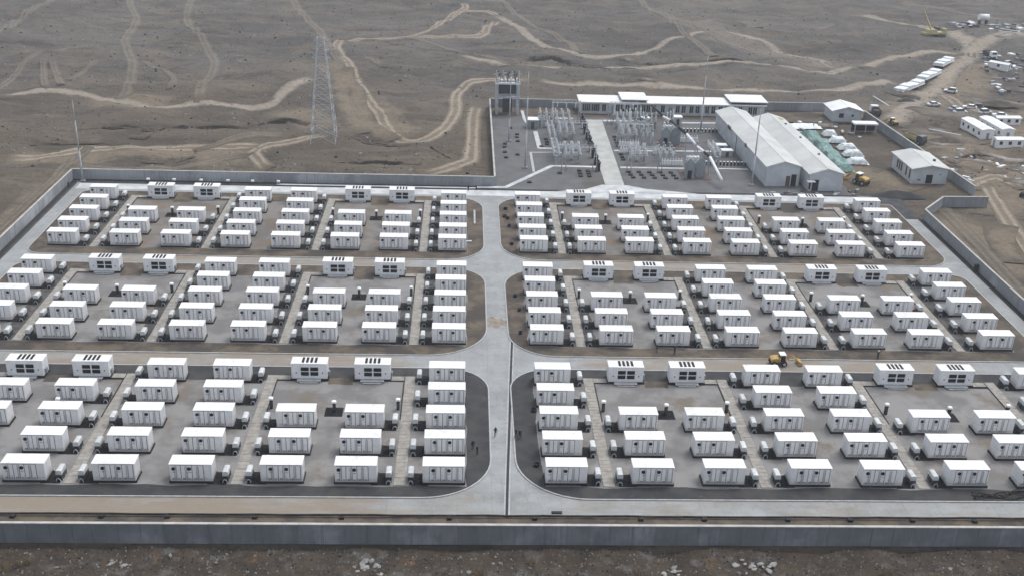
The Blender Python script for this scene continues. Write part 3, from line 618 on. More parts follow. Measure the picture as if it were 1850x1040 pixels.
# ------------------------------------------------------------------ switchyard
structure('gravel_yard', sheet(8.5, 269.4, 101.5, 339.5, -.06), YARD)
structure('road_apron', MB().quad([(24,268.35,-.045),(61,268.35,-.045),(56,269.6,-.045),(48,271.4,-.045),(43.2,274.1,-.045),(36.4,274.3,-.045),(32,270.6,-.045)]), PALE)
structure('yard_soil', sheet(8.5, 339.5, 131, 351.0, -.08), DIRT)
structure('access_road', MB().quad([(37.3,274.4,-.02),(42.3,274.0,-.02),(43.3,337.2,-.02),(37.9,337.2,-.02)]), PALE2)
def path(pts, wd, z=0.02, mt=PALE, name='concrete_path'):
    mb = MB()
    for k, ((ax, ay), (bx, by)) in enumerate(zip(pts[:-1], pts[1:])):
        dx, dy = bx-ax, by-ay; L = math.hypot(dx, dy); ux, uy = dx/L, dy/L; nx_, ny_ = -uy*wd/2, ux*wd/2
        a2 = (ax-ux*wd*.3, ay-uy*wd*.3); b2 = (bx+ux*wd*.3, by+uy*wd*.3); zz = z+.004*k
        mb.rings([[(a2[0]+nx_,a2[1]+ny_,-.1),(a2[0]-nx_,a2[1]-ny_,-.1),(a2[0]-nx_,a2[1]-ny_,zz),(a2[0]+nx_,a2[1]+ny_,zz)], [(b2[0]+nx_,b2[1]+ny_,-.1),(b2[0]-nx_,b2[1]-ny_,-.1),(b2[0]-nx_,b2[1]-ny_,zz),(b2[0]+nx_,b2[1]+ny_,zz)]])
    structure(name, mb, mt)
path([(-47,269.75),(3.2,269.75)], .8); path([(3.8,270.4),(11.2,270.8),(24.3,289.4),(36.8,289.2)], 1.3); path([(43.4,289.2),(61.7,289.4)], 1.1); path([(21.6,322.5),(21.9,305.6),(29,305.6)], 1.3)
path([(19.1,284),(19.1,301.4),(33.2,302.0)], .7, mt=KERB); path([(43.6,304.8),(77.4,306)], 1.1); path([(62.9,335.5),(79.5,336.2)], 1.3); path([(70.7,289.8),(78.4,289.7)], .8); path([(44,336.4),(56,336.6)], 1.6)
path([(20.5,338),(34,338)], 1.2); path([(18.6,346),(18.9,336),(20.6,326)], .9)

def lattice_mast(name, label, cat, loc, h, w0, w1, n, r=.06, mt=STEEL, arms=None, group=None):
    t = thing(name, label, cat, loc, 0, group); legs = []
    def cn(k, z): q = w0+(w1-w0)*z/h; return Vector(((-1, 1, 1, -1)[k]*q/2, (-1, -1, 1, 1)[k]*q/2, z))
    for k in range(4): part('leg', MB().bar(cn(k, -.2), cn(k, h), r*1.4), mt, t)
    br = MB(); zs = [h*(1-(1-i/n)**1.25) for i in range(n+1)]
    for a, c in zip(zs[:-1], zs[1:]):
        for k in range(4):
            j = (k+1) % 4; br.bar(cn(k, a), cn(j, c), r*.7); br.bar(cn(j, a), cn(k, c), r*.7); br.bar(cn(k, c), cn(j, c), r*.7)
    part('bracing', br, mt, t)
    for z, hw in arms or ():
        ar = MB(); ww = w0+(w1-w0)*z/h
        for s in (-1, 1):
            tip = Vector((s*hw, 0, z+.2))
            for yy_ in (-1, 1):
                ar.bar(Vector((s*ww/2, yy_*ww/2, z)), tip, r*.8); ar.bar(Vector((s*ww/2, yy_*ww/2, z+1.2)), tip, r*.8)
            for q in (.35, .7):
                for yy_ in (-1, 1): ar.bar(Vector((s*ww/2, yy_*ww/2, z)).lerp(tip, q), Vector((s*ww/2, yy_*ww/2, z+1.2)).lerp(tip, q), r*.6)
        part('crossarm', ar, mt, t)
    return t
lattice_mast('transmission_tower', 'tall steel lattice transmission tower standing on brown soil left of the switchyard', 'pylon', (-39.9, 309.5, -.1), 29.5, 7.2, 1.7, 11, .06, STEEL, ((23.5, 2.6), (26.0, 2.3), (28.4, 2.0)))
def pole_mast(label, loc, h):
    t = thing('lightning_mast', label, 'mast', loc, 0, 'lightning masts')
    part('base', MB().cbox(-.6, -.6, -.2, .6, .6, .35, .05), LEADG, t)
    for a, c, r0, r1 in ((.3, h*.36, .26, .21), (h*.36, h*.68, .2, .15), (h*.68, h*.9, .14, .09), (h*.9, h, .05, .02)):
        part('section', MB().tube((0,0,a), (0,0,c), r0, r1, 10), STEEL, t)
        part('flange', MB().tube((0,0,c-.08), (0,0,c+.02), r1*1.5, r1*1.5, 10), STEEL, t)
pole_mast('thin grey lightning mast in the far left corner inside the site wall', (-95.7, 269.6, -.1), 23)
pole_mast('tall thin lightning mast in the left gravel of the switchyard', (16.9, 287.0, 0), 29)
pole_mast('slender mast in front of the gantry tower, left side of switchyard', (13.3, 312.0, 0), 19)
pole_mast('lightning mast in front of the two grey warehouses', (76.4, 276.0, 0), 23)
pole_mast('lightning mast between long building and left warehouse', (72.1, 325.0, 0), 26)

# landing gantry at the back left corner of the switchyard
g = thing('line_gantry', 'heavy grey portal gantry tower with insulator heads, back left corner of switchyard', 'gantry', (13.6, 343.0, 0))
for x_ in (-3.3, 3.3):
    for y_ in (-1.6, 1.6): part('column', MB().cbox(x_-.45, y_-.4, -.1, x_+.45, y_+.4, 10.6, .06), STEEL, g)
for z_ in (5.2, 9.6):
    b_ = MB().box(-3.9, -2.05, z_, 3.9, -1.2, z_+.6); b_.box(-3.9, 1.2, z_, 3.9, 2.05, z_+.6); part('cross_beam', b_, WHITE if z_ > 6 else STEEL, g)
part('screen', MB().box(-2.8, .9, 5.9, 2.8, 1.1, 9.5), STEELD, g); part('platform', MB().box(-2.8, -1.15, 9.7, 2.8, 1.15, 9.9), STEELD, g)
part('lower_panel', MB().box(-1.4, 1.0, 0, 1.6, 1.15, 4.6), STEELD, g)
for k in range(7):
    x_ = -3.6+k*1.2; hd = MB().bar((x_, -1.6, 10.2), (x_+random.uniform(-.5, .5), -1.2, 12.6+random.uniform(-.6, .8)), .14); hd.bar((x_, 1.6, 10.2), (x_+random.uniform(-.7, .7), 1.2, 13.2), .14); hd.bar((x_-.8, 0, 12.2), (x_+.8, 0, 12.4+random.uniform(-.4, .5)), .12); part('insulator_arm', hd, STEELD if k % 2 else STEEL, g)
for k in range(4): part('insulator', MB().tube((-2.7+k*1.8, -2.2, 10.3), (-2.7+k*1.8, -2.2, 12.0), .22, .16, 8), PORC, g)

def insul(mb, x, y, z0, z1, mi=0, r=.1):
    n = 5; mb.tube((x,y,z0), (x,y,z1), r*.55, r*.5, 6, mi)
    for k in range(n): z = z0+(z1-z0)*(k+.5)/n; mb.tube((x,y,z-.05), (x,y,z+.05), r*1.35, r, 8, mi)
def eq_disconnector():
    out = []; f = MB()
    for x in (-2.2, 2.2): f.box(x-.1, -.1, 0, x+.1, .1, 2.6); f.box(x-.25, -.9, 2.5, x+.25, .9, 2.62)
    f.box(-2.5, -.8, 2.62, 2.5, -.62, 2.8); f.box(-2.5, .62, 2.62, 2.5, .8, 2.8); out.append(('frame', f, STEEL))
    for x in (-1.9, 0, 1.9):
        for y_ in (-.7, .7): i = MB(); insul(i, x, y_, 2.8, 4.2, r=.2); out.append(('insulator', i, PORC))
        out.append(('blade', MB().bar((x, -.9, 4.25), (x, .9, 4.3), .05), STEEL))
    out.append(('operating_box', MB().cbox(-2.4, -.35, .9, -2.0, -.1, 1.7, .02), LEADG)); return [(n, b.mesh(n, m_)) for n, b, m_ in out]
def eq_breaker():
    out = []; f = MB()
    for x in (-1.9, 0, 1.9): f.box(x-.2, -.2, 0, x+.2, .2, 1.9)
    f.box(-2.3, -.25, 1.9, 2.3, .25, 2.15); out.append(('frame', f, LEADG))
    for x in (-1.9, 0, 1.9):
        i = MB(); insul(i, x, 0, 2.15, 3.7, r=.22); i.tube((x,0,3.7), (x,0,3.95), .28, .28, 8); insul(i, x, 0, 3.95, 5.2, r=.2); out.append(('pole', i, PORC))
    out.append(('cubicle', MB().cbox(-.5, -.75, .5, .5, -.26, 1.8, .03), CABP)); return [(n, b.mesh(n, m_)) for n, b, m_ in out]
def eq_ct():
    out = [('post', MB().box(-.18, -.18, 0, .18, .18, 2.2), STEEL)]
    i = MB(); insul(i, 0, 0, 2.2, 4.0, r=.22); out.append(('insulator', i, PORC)); out.append(('head', MB().tube((0,-.45,4.2), (0,.45,4.2), .32, .32, 10), LEADG)); return [(n, b.mesh(n, m_)) for n, b, m_ in out]
def eq_portal():
    out = []
    for x in (-4.2, 4.2):
        f = MB(); f.tube((x-.7,0,-.1), (x,0,7.2), .12, .09, 8); f.tube((x+.7,0,-.1), (x,0,7.2), .12, .09, 8); f.bar((x-.5,0,4.2), (x+.5,0,4.2), .07); out.append(('a_frame', f, STEEL))
    bm_ = MB(); pts = [(-4.6+k*1.15) for k in range(9)]
    for y, z in ((-.4, 6.8), (.4, 6.8), (0, 7.4)): bm_.bar((-4.6,y,z), (4.6,y,z), .05)
    for a, c in zip(pts[:-1], pts[1:]): bm_.bar((a,-.4,6.8), (c,0,7.4), .03); bm_.bar((a,.4,6.8), (c,0,7.4), .03); bm_.bar((a,-.4,6.8), (c,.4,6.8), .03)
    out.append(('truss_beam', bm_, STEEL))
    for x in (-2.8, 0, 2.8): i = MB(); insul(i, x, 0, 5.2, 6.7, r=.14); out.append(('insulator_string', i, PORC))
    return [(n, b.mesh(n, m_)) for n, b, m_ in out]
EQ = {'disconnector': eq_disconnector(), 'circuit_breaker': eq_breaker(), 'current_transformer': eq_ct(), 'portal_frame': eq_portal()}
LBL = {'disconnector': 'steel disconnector frame with white insulators', 'circuit_breaker': 'grey three pole circuit breaker', 'current_transformer': 'single post current transformer', 'portal_frame': 'lattice portal frame on slanted legs'}
GRP = {'disconnector': 'disconnectors in the switchyard', 'circuit_breaker': 'circuit breakers in the switchyard', 'current_transformer': 'current transformers in the switchyard', 'portal_frame': 'portal frames in the switchyard'}
def eq(kind, where, x, y, rz=0.0): spawn(kind, EQ[kind], f'{LBL[kind]} {where}', kind.replace('_', ' '), (x, y, -.06), GRP[kind], rz)
ordn = ['nearest', 'second nearest', 'third nearest', 'fourth nearest', 'fifth nearest', 'farthest']
for bay, bx in (('left of the access road', 30.2), ('right of the access road', 48.6)):
    for k, y in enumerate((285.2, 309.0, 331.5)): eq('portal_frame', f'{("nearest", "middle", "farthest")[k]} in the bay {bay}', bx+(1.2 if bx < 40 else .5), y)
    for k, y in enumerate((292.5, 298.6, 312.8, 318.6, 325.0, 334.0)): eq('disconnector', f'{ordn[k]} in the bay {bay}', bx, y)
    for k, y in enumerate((295.5, 315.6, 328.2)): eq('circuit_breaker', f'{("nearest", "middle", "farthest")[k]} in the bay {bay}', bx, y)
for k, x in enumerate((54.6, 56.4, 58.2)):
    for j, y in enumerate((293.6, 296.4, 299.0)): eq('current_transformer', f'{("left", "centre", "right")[k]} of the {("near", "middle", "back")[j]} row by the front fire wall', x, y)
for k, y in enumerate((312, 317, 322, 327)): eq('current_transformer', f'{("nearest", "second nearest", "second farthest", "farthest")[k]} of the line left of the rear fire wall', 55.3, y)
for k, y in enumerate((312.4, 316.4, 320.4, 324.4)):
    for j, x in enumerate((52.6, 54.0)): eq('current_transformer', f'{("left", "right")[j]} of pair {("one", "two", "three", "four")[k]} from the near end, right bay edge', x, y)
for k, y in enumerate((293.0, 296.6, 300.2, 309.5, 314.0, 318.5)): eq('disconnector', f'{ordn[k]} in the row left of the left bay', 25.6, y, math.pi/2)
for k, y in enumerate((327.6, 331.0)): eq('circuit_breaker', f'{("nearer", "farther")[k]} at the outer left of the left bay', 25.2, y)
for k, y in enumerate((293.2, 296.4, 299.6)): eq('disconnector', f'{("nearest", "middle", "farthest")[k]} right of the front fire wall', 70.5, y+1.5, math.pi/2)
for k, (x, y) in enumerate(((53.0, 329.0), (53.0, 333.0), (57.2, 327.5), (63.5, 330.5))): eq('circuit_breaker', f'{("left near", "left far", "middle", "right")[k]} one in the group behind the rear fire wall', x, y, .3*k)
for k, x in enumerate((22.8, 24.4, 26.0)): eq('current_transformer', f'{("left", "centre", "right")[k]} of the three beside the L shaped path', x, 327.5)
cbk = [('frame', MB().box(-3.2, -.5, -.05, 3.2, .5, .5).box(-3.3, -.06, .5, -3.2, .06, 2.4).box(3.2, -.06, .5, 3.3, .06, 2.4).mesh('frame', STEEL))]
for q in range(8):
    i_ = MB().cbox(-2.95+q*.76, -.35, .5, -2.4+q*.76, .35, 1.7, .04); cbk.append(('capacitor_can', i_.mesh('capacitor_can', WHITE))); i_ = MB(); insul(i_, -2.68+q*.76, 0, 1.7, 2.3, r=.13); cbk.append(('bushing', i_.mesh('bushing', PORC)))
for k, (x, y) in enumerate(((57.2, 301.6), (57.6, 291.4), (66.2, 314.0), (29.5, 304.6), (47.5, 302.0), (48.0, 308.2))): spawn('capacitor_bank', cbk, 'row of white capacitor cans '+('behind the small transformers by the front fire wall', 'nearest the front fire wall', 'right of the rear fire wall', 'in the left bay beside the grey path', 'right bay, near side of the middle path', 'right bay, far side of the middle path')[k], 'capacitor bank', (x, y, -.06), 'capacitor banks')
bb = thing('busbar_run', 'overhead conductors strung along the bay left of the access road', 'conductors'); bb2 = thing('busbar_run', 'overhead conductors strung along the bay right of the access road', 'conductors')
for r_, bx in ((bb, 31.4), (bb2, 49.1)):
    for q in (-2.8, 0, 2.8):
        m_ = MB()
        for y0_, y1_ in ((285.2, 309), (309, 331.5)):
            pr = None
            for k in range(9):
                u = k/8; pnt = Vector((bx+q, y0_+(y1_-y0_)*u, 5.2-1.2*4*u*(1-u)*.5))
                if pr is not None: m_.tube(pr, pnt, .035, n=4)
                pr = pnt
        part('conductor', m_, STEELD, r_)
# slim black boxes in a row beside the access road
dk = [('body', MB().cbox(-.55, -.6, -.05, .55, .6, 2.3, .05).mesh('body', BLACK)), ('hood', MB().cbox(-.65, -.7, 2.3, .65, .7, 2.55, .05).mesh('hood', STEELD)), ('top_block', MB().box(-.25, -.25, 2.55, .25, .25, 3.1).mesh('top_block', BLACK))]
for k in range(9): spawn('dark_box', dk, f'black box beside the access road, {(["nearest"]+CW[1:]+["ninth"])[k]}{"" if k == 0 else " counting from the near end"}', 'cabinet', (36.6+.0*k, 286+k*5.9, -.06), 'black boxes along the access road')
# small dark footings
ft = MB().cbox(-.55, -.55, -.1, .55, .55, .3, .04).mesh('footing', BITUM_SHADE)
def footing(x_, y_, lb): tag(ob('footing', ft, None, (x_, y_, 0)), lb, 'footing', 'black footings in the switchyard gravel')
for j in range(3):
    for i in range(5): footing(44.8+2.9*i+.35*j, 285.2-2.4*j, f'black footing, {("back", "middle", "front")[j]} row of grid right of access road, {CW[i]} from left')
    for i in range(2): footing(31.5+2.3*i, 285.4-2.3*j, f'black footing, {("back", "middle", "front")[j]} row left of access road, {("left", "right")[i]} one')
    footing(44.8, 296+2.5*j, f'black footing right of access road beside the near bay, {("nearest", "middle", "farthest")[j]} of three')
for j in range(4): footing(45, 309.5+3*j, f'black footing right of access road beside the far bay, {CW[j]} from the near end')
for j, (x_, y_) in enumerate(((12, 296), (15.3, 298.8), (11.8, 301), (11.8, 306), (12.1, 309), (15.9, 312), (15.8, 316), (16, 319), (14.2, 325.6))): footing(x_, y_, f'black footing in the open gravel left of the L shaped path, {ORD[j]} nearest')
for j, (x_, y_) in enumerate(((22.5, 307), (24.3, 309.5), (24.4, 312), (24.3, 314.5))): footing(x_, y_, f'black footing inside the L shaped path, {CW[j]} nearest')
footing(26, 283, 'single black footing below the bend of the diagonal path'); footing(17.5, 275, 'single black footing at the near end of the left gravel')
# fire walls with transformer between
def transformer(label, loc):
    t = thing('transformer_bay', label, 'transformer', loc)
    for k, x in enumerate((-1.5, 1.6)):
        pf = [(-1.35, -.1), (1.35, -.1), (1.35, 4.4), (0, 5.6), (-1.35, 4.4)]; s = MB().prism([(p+x, q) for p, q in pf], -.2+k*.9, .2+k*.9); part('fire_wall', s, LEADG, t)
    part('doorway', MB().box(-2.0, -.24, 0, -.9, -.205, 2.3), BLACK, t)
    part('tank', MB().cbox(-1.7, 2.6, .4, 1.9, 6.2, 3.4, .1), LEADG, t)
    for k in range(6): part('radiator', MB().box(2.0+.0, 2.7+k*.58, .6, 3.0, 3.0+k*.58, 3.0), LEADG, t)
    for x in (-1.0, .1, 1.2): i = MB(); insul(i, x, 4.2, 3.4, 5.2, r=.2); part('bushing', i, PORC, t)
    part('conservator', MB().tube((-1.6, 5.4, 4.2), (1.9, 5.4, 4.2), .45, n=12), WHITE, t)
    part('bund', MB().box(-3.3, -.9, -.1, 4.4, 7.4, .05), REDBR, t)
transformer('front pair of grey gabled fire walls around a transformer', (62.0, 280.6, 0)); transformer('rear pair of grey gabled fire walls around a transformer', (60.4, 310.8, 0))
def duct(label, pts, r=.38):
    t = thing('bus_duct', label, 'duct')
    for k, (a, c) in enumerate(zip(pts[:-1], pts[1:])): part('duct_section', MB().tube(a, c, r, n=10), WHITE if k % 2 == 0 else BITUM_SHADE, t)
    for a in pts: part('support', MB().box(a[0]-.14, a[1]-.14, -.1, a[0]+.14, a[1]+.14, a[2]), STEEL, t)
duct('long white elevated duct passing the front transformer', [(67.6, 273.0, 2.2), (66.4, 284, 5.0), (65.6, 287.8, 5.2), (65.4, 296, 4.2)])
duct('white elevated duct passing the rear transformer', [(65.2, 298, 4.2), (64.0, 305.5, 5.0), (61.5, 319, 5.2), (60.2, 324, 5.0), (58.9, 338, 4.8)])
bp_ = [('post', MB().box(-.22, -.22, -.05, .22, .22, 1.0).mesh('post', BLACK)), ('cap', MB().box(-.26, -.26, 1.0, .26, .26, 1.15).mesh('cap', WHITE))]
for k in range(11): spawn('barrier_post', bp_, f'short black white-capped post in the rear row by left warehouse, {ORD[k]} from left', 'post', (66.0+k*1.12, 325.6, -.06), 'rear row of barrier posts')
for k in range(12): spawn('barrier_post', bp_, f'short black white-capped post in the front row by left warehouse, {ORD[k]} from left', 'post', (67.6+k*1.0, 293.0, -.06), 'front row of barrier posts')
def kiosk(label, loc, sx, sy, h, mt=WHITE, wm=BWALL):
    t = thing('kiosk', label, 'kiosk', loc); part('body', MB().cbox(-sx/2, -sy/2, -.1, sx/2, sy/2, h, .03), wm, t); part('roof', MB().cbox(-sx/2-.2, -sy/2-.2, h+.003, sx/2+.2, sy/2+.2, h+.22, .05), mt, t); part('door', MB().box(-.45, -sy/2-.04, 0, .45, -sy/2-.003, h*.8), STEELD, t)
kiosk('white topped box beside left warehouse wall, farther one', (74.6, 307.2, 0), 3.0, 2.0, 1.6); kiosk('white topped box beside left warehouse wall, nearer one', (75.2, 302.0, 0), 3.0, 2.0, 1.6)
kiosk('grey kiosk with white roof by the L shaped path', (20.9, 327.0, 0), 3.2, 3.0, 2.6, WHITE, LEADG); kiosk('white kiosk right of the access road head', (56.2, 332.5, 0), 2.2, 2.0, 2.2); kiosk('pale kiosk behind the rear transformer', (66.5, 334.0, 0), 2.4, 2.4, 2.4)

# ------------------------------------------------------------------ buildings
t = thing('long_building', 'long low white building with dark windows behind the switchyard', 'building', (37.1, 344.7, 0))
part('wall', MB().box(0, 0, -.2, 59.4, 8.2, 3.55), BWALL, t)
part('roof', MB().cbox(-.5, -.7, 3.55, 59.9, 8.7, 3.85, .05), ROOFW, t)
for x0, x1 in ((13.0, 21.6), (48.0, 60.2)):
    rr = part('raised_roof', MB().cbox(x0, -.4, 4.6, x1, 9.3, 4.85, .05), ROOFW, t); part('wall', MB().box(x0+.5, .1, 3.86, x1-.5, 8.6, 4.6), STEELD, rr)
wx = [38.4,39.7,41.3,42.6,44.7,49.1,50.6,52.2,54.2,55.5,57.4,58.9,60.7,63.6,68.4,70.3,72.8,74.8,77.9,79.9,82.2,84.2,86.6,88.6,91.9,93.4]
wme = MB().box(-.6, -.06, .85, .6, -.003, 3.0).mesh('window', GLASS); fme = MB().box(-.66, -.1, .75, .66, -.0035, .85).mesh('sill', KERB); mme = MB().box(-.03, -.085, .85, .03, -.061, 3.0).mesh('frame', WHITE)
for x_ in wx: q = ob('window', wme, t, (x_-37.1, 0, 0)); ob('sill', fme, q); ob('frame', mme, q)
for x_ in (46.9, 66.0): part('door', MB().box(x_-37.1-.7, -.06, -.1, x_-37.1+.7, -.003, 2.5), LEADG, t)
def gable(name, label, loc, wd, ln, eave, ridge, rz, roofm, wallm, cat='building', over=.45):
    t = thing(name, label, cat, loc, rz); hw = wd/2
    part('wall', MB().prism([(-hw,-.3),(hw,-.3),(hw,eave),(0,ridge-.1),(-hw,eave)], 0, ln), wallm, t)
    th = .14; sl = (ridge-eave)/hw
    for s in (-1, 1):
        prof = [(0, ridge), (s*(hw+over), eave-over*sl+.06), (s*(hw+over), eave-over*sl+.06+th), (0, ridge+th)]
        r_ = part('roof_slope', MB().prism(prof, -over, ln+over), roofm, t)
        k = 0; y = 3.0
    part('ridge_cap', MB().prism([(-.25, ridge+th-.06), (.25, ridge+th-.06), (0, ridge+th+.08)], -over, ln+over), roofm, t)
    part('eave_trim', MB().prism([(-hw-over-.02, eave-over*sl), (-hw-over+.1, eave-over*sl), (0, ridge-.02), (hw+over-.1, eave-over*sl), (hw+over+.02, eave-over*sl), (0, ridge+.0+.02)], -over-.06, -over-.003), ROOFW, t)
    return t
t1 = gable('warehouse', 'left grey gabled warehouse with long pale roof', (84.4, 275.8, 0), 9.0, 54.5, 5.4, 6.8, .042, ROOFG, BWALL)
t2 = gable('warehouse', 'right grey gabled warehouse joined beside the left one', (95.0, 272.6, 0), 9.0, 54.0, 4.6, 6.0, .042, ROOFG, BWALL)
for y in (19.0, 36.0, 37.5): part('roof_bracket', MB().box(-5.1, y, 4.7, -4.85, y+1.2, 5.7), STEELD, t1)
part('downpipe', MB().box(-4.62, 30, 0, -4.5, 30.3, 5.3), STEELD, t1)
part('doorway', MB().box(2.3, -.05, 0, 3.7, -.003, 3.2), BLACK, t1); part('panel', MB().box(.9, -.06, 0, 2.0, -.003, 2.8), REDBR, t1)
part('doorway', MB().box(-3.6, -.05, 0, -1.9, -.003, 3.0), BLACK, t2); part('porch', MB().box(-5.3, -1.3, 2.7, -3.2, -.003, 2.9), WHITE, t2); part('doorway', MB().box(-4.45, -.05, .4, -4.0, -.003, 2.2), BLACK, t2)
for y in (14, 30, 44): part('roof_vent', MB().box(2.2, y, 5.1, 2.7, y+.6, 5.75), STEELD, t2)
part('roof_patch', MB().box(2.3, 50, 5.45, 3.8, 52, 5.5), YELLP, t2)
t3 = gable('guard_house', 'small white gabled house at the back beside the far wall corner', (122.4, 341.4, 0), 9.4, 8.2, 3.5, 4.8, 0, ROOFW, BWALL, 'house', .6)
part('window', MB().box(-2.6, -.06, 1.2, -1.1, -.003, 2.6), GLASS, t3); part('window', MB().box(1.4, -.06, 1.6, 2.2, -.003, 2.3), GLASS, t3)
t4 = gable('pump_house', 'pale gabled building with dark doorway and five side windows', (125.8, 280.6, 0), 9.6, 14.6, 4.0, 5.0, .01, ROOFG, BWALL, 'house', .6)
dw = part('door', MB().box(-.9, -.06, -.1, .9, -.003, 2.3), BLACK, t4); part('frame', MB().box(-1.05, -.08, 2.3, 1.05, -.004, 2.45), KERB, dw)
for k, y in enumerate((1.4, 3.9, 7.4, 8.9, 10.4)): q = part('window', MB().box(-4.86, y, .9, -4.803, y+.75, 3.2), GLASS, t4); part('sill', MB().box(-4.9, y-.1, .78, -4.803, y+.85, .88), KERB, q)
part('vent', MB().box(2.6, 5.0, 4.5, 3.2, 5.6, 5.1), STEELD, t4); part('vent', MB().box(-3.2, -.05, .7, -2.4, -.003, 1.0), BLACK, t4); part('vent', MB().box(2.6, -.05, 2.2, 3.2, -.003, 2.6), LEADG, t4)
# open shelter
t = thing('site_shelter', 'white roofed open shelter with dark inside near the diagonal wall', 'shelter', (124.3, 330.0, 0)); part('roof', MB().cbox(-3.8, -1.6, 2.5, 3.8, 1.6, 3.0, .12), WHITE, t); part('back_wall', MB().box(-3.6, 1.2, -.1, 3.6, 1.35, 2.5), BLACK, t)
for x in (-3.4, -.1, 3.2): part('post', MB().box(x, -1.4, -.1, x+.2, -1.2, 2.5), STEEL, t)
# green net and white sheets beside the right warehouse
def drape(name, label, cat, pts, nu, nv, hfun, mt, group=None):
    (ax, ay), (bx, by), (cx, cy), (dx, dy) = pts; vs_ = []; fs = []
    for i in range(nu+1):
        for j in range(nv+1):
            u, v = i/nu, j/nv; x = (ax*(1-u)+bx*u)*(1-v)+(dx*(1-u)+cx*u)*v; y = (ay*(1-u)+by*u)*(1-v)+(dy*(1-u)+cy*u)*v
            ed = min(u, 1-u, v, 1-v); vs_.append((x+random.uniform(-.15, .15), y+random.uniform(-.15, .15), (hfun(u, v)+random.uniform(-.12, .12))*min(1, ed*5)+.03))
    for i in range(nu):
        for j in range(nv): a = i*(nv+1)+j; fs.append((a, a+nv+1, a+nv+2, a+1))
    me = bpy.data.meshes.new(name); me.from_pydata(vs_, [], fs); me.materials.append(mt); me.update(); o = tag(ob(name, me), label, cat, group); return o
drape('green_net', 'long green net draped over material beside the right warehouse', 'net', [(104.2, 300), (109.0, 300), (108.0, 329), (103.2, 329)], 8, 30, lambda u, v: 1.5+.5*math.sin(v*17), GREEN)
drape('green_net', 'smaller green net at the near end beside the right warehouse', 'net', [(103.6, 289), (108.5, 289), (109.2, 299), (104.2, 299)], 7, 10, lambda u, v: 1.2+.4*math.sin(v*9), GREEN)
for k, (x, y, s) in enumerate(((112.2, 325.5, 2.2), (112.4, 318.4, 2.6), (113.2, 311.5, 2.9), (112.8, 305.0, 3.0), (111.6, 297.5, 3.2))):
    drape('plastic_sheet', f'white plastic sheet over a stack right of the green net, {["farthest", "fourth nearest", "third nearest", "second nearest", "nearest"][k]}', 'sheet', [(x-s, y-1.5), (x+s, y-1.8), (x+s, y+1.6), (x-s, y+1.4)], 9, 7, lambda u, v: 1.5, SHEET, 'white sheets beside the warehouse')
drape('plastic_sheet', 'large flat white sheet on the ground behind the right warehouse', 'sheet', [(100.5, 331), (112, 332), (112, 338), (100.5, 337)], 12, 6, lambda u, v: .5, SHEET)

def heap(name, label, loc, rx, ry, h, mt, cat='heap', seed=0):
    n, k = 26, 9; rs = np.random.RandomState(seed); vs_ = [(0, 0, h)]; fs = []
    for j in range(1, k+1):
        for i in range(n):
            a = 2*math.pi*i/n; q = j/k; wob = 1+.13*math.sin(2*a+seed)+.08*math.sin(5*a+seed*2)
            vs_.append((rx*q*wob*math.cos(a), ry*q*wob*math.sin(a), max(-.15, h*(1-q**1.5)+rs.uniform(-.12, .12)*h*(1-q)-.12*q)))
    for i in range(n): fs.append((0, 1+i, 1+(i+1) % n))
    for j in range(k-1):
        for i in range(n): a = 1+j*n+i; c = 1+j*n+(i+1) % n; fs.append((a, a+n, c+n, c))
    me = bpy.data.meshes.new(name); me.from_pydata(vs_, [], fs); me.materials.append(mt); me.polygons.foreach_set('use_smooth', [True]*len(fs)); me.update(); return tag(ob(name, me, None, loc), label, cat)
heap('gravel_heap', 'long dark gravel heap between far right block and the pump house', (113.4, 269.8, -.05), 6.6, 2.9, 1.4, DARKG, seed=2)
heap('gravel_heap', 'dark round heap beside the track below the white trailers', (153.7, 372.5, float(height(153.7, 372.5))), 4.6, 2.6, 1.1, DARKG, seed=5)
heap('soil_heap', 'brown soil heap right of the parked cars', (186, 372, float(height(186, 372))), 7, 4, 1.3, DIRT, seed=8)
heap('soil_heap', 'low brown soil heap between the dump truck and the white cabins', (148, 322, float(height(148, 322))), 5.5, 3.2, 1.0, DIRT, seed=9)
heap('soil_heap', 'low brown soil heap left of the white cabins', (151, 338, float(height(151, 338))), 4.5, 2.6, .9, DIRT, seed=11)
structure('asphalt_apron', MB().quad(ragged(101.5, 252.6, 113.4, 268.6, -.095, .6, 2.0)), GRAV)

for k, x in enumerate((-79.5, -73.0, -66.2, -59.5, -53.3, -46.8)):
    t = thing('ground_lamp', f'small white lamp at the foot of the rear wall, {CW[k]} from the left', 'lamp', (x, 269.9, -.16), 0, 'lamps along the rear wall'); part('stem', MB().tube((0,0,0), (0,0,.7), .07), STEELD, t); part('head', MB().cbox(-.4, -.3, .7, .4, .3, 1.1, .06), WHITE, t)
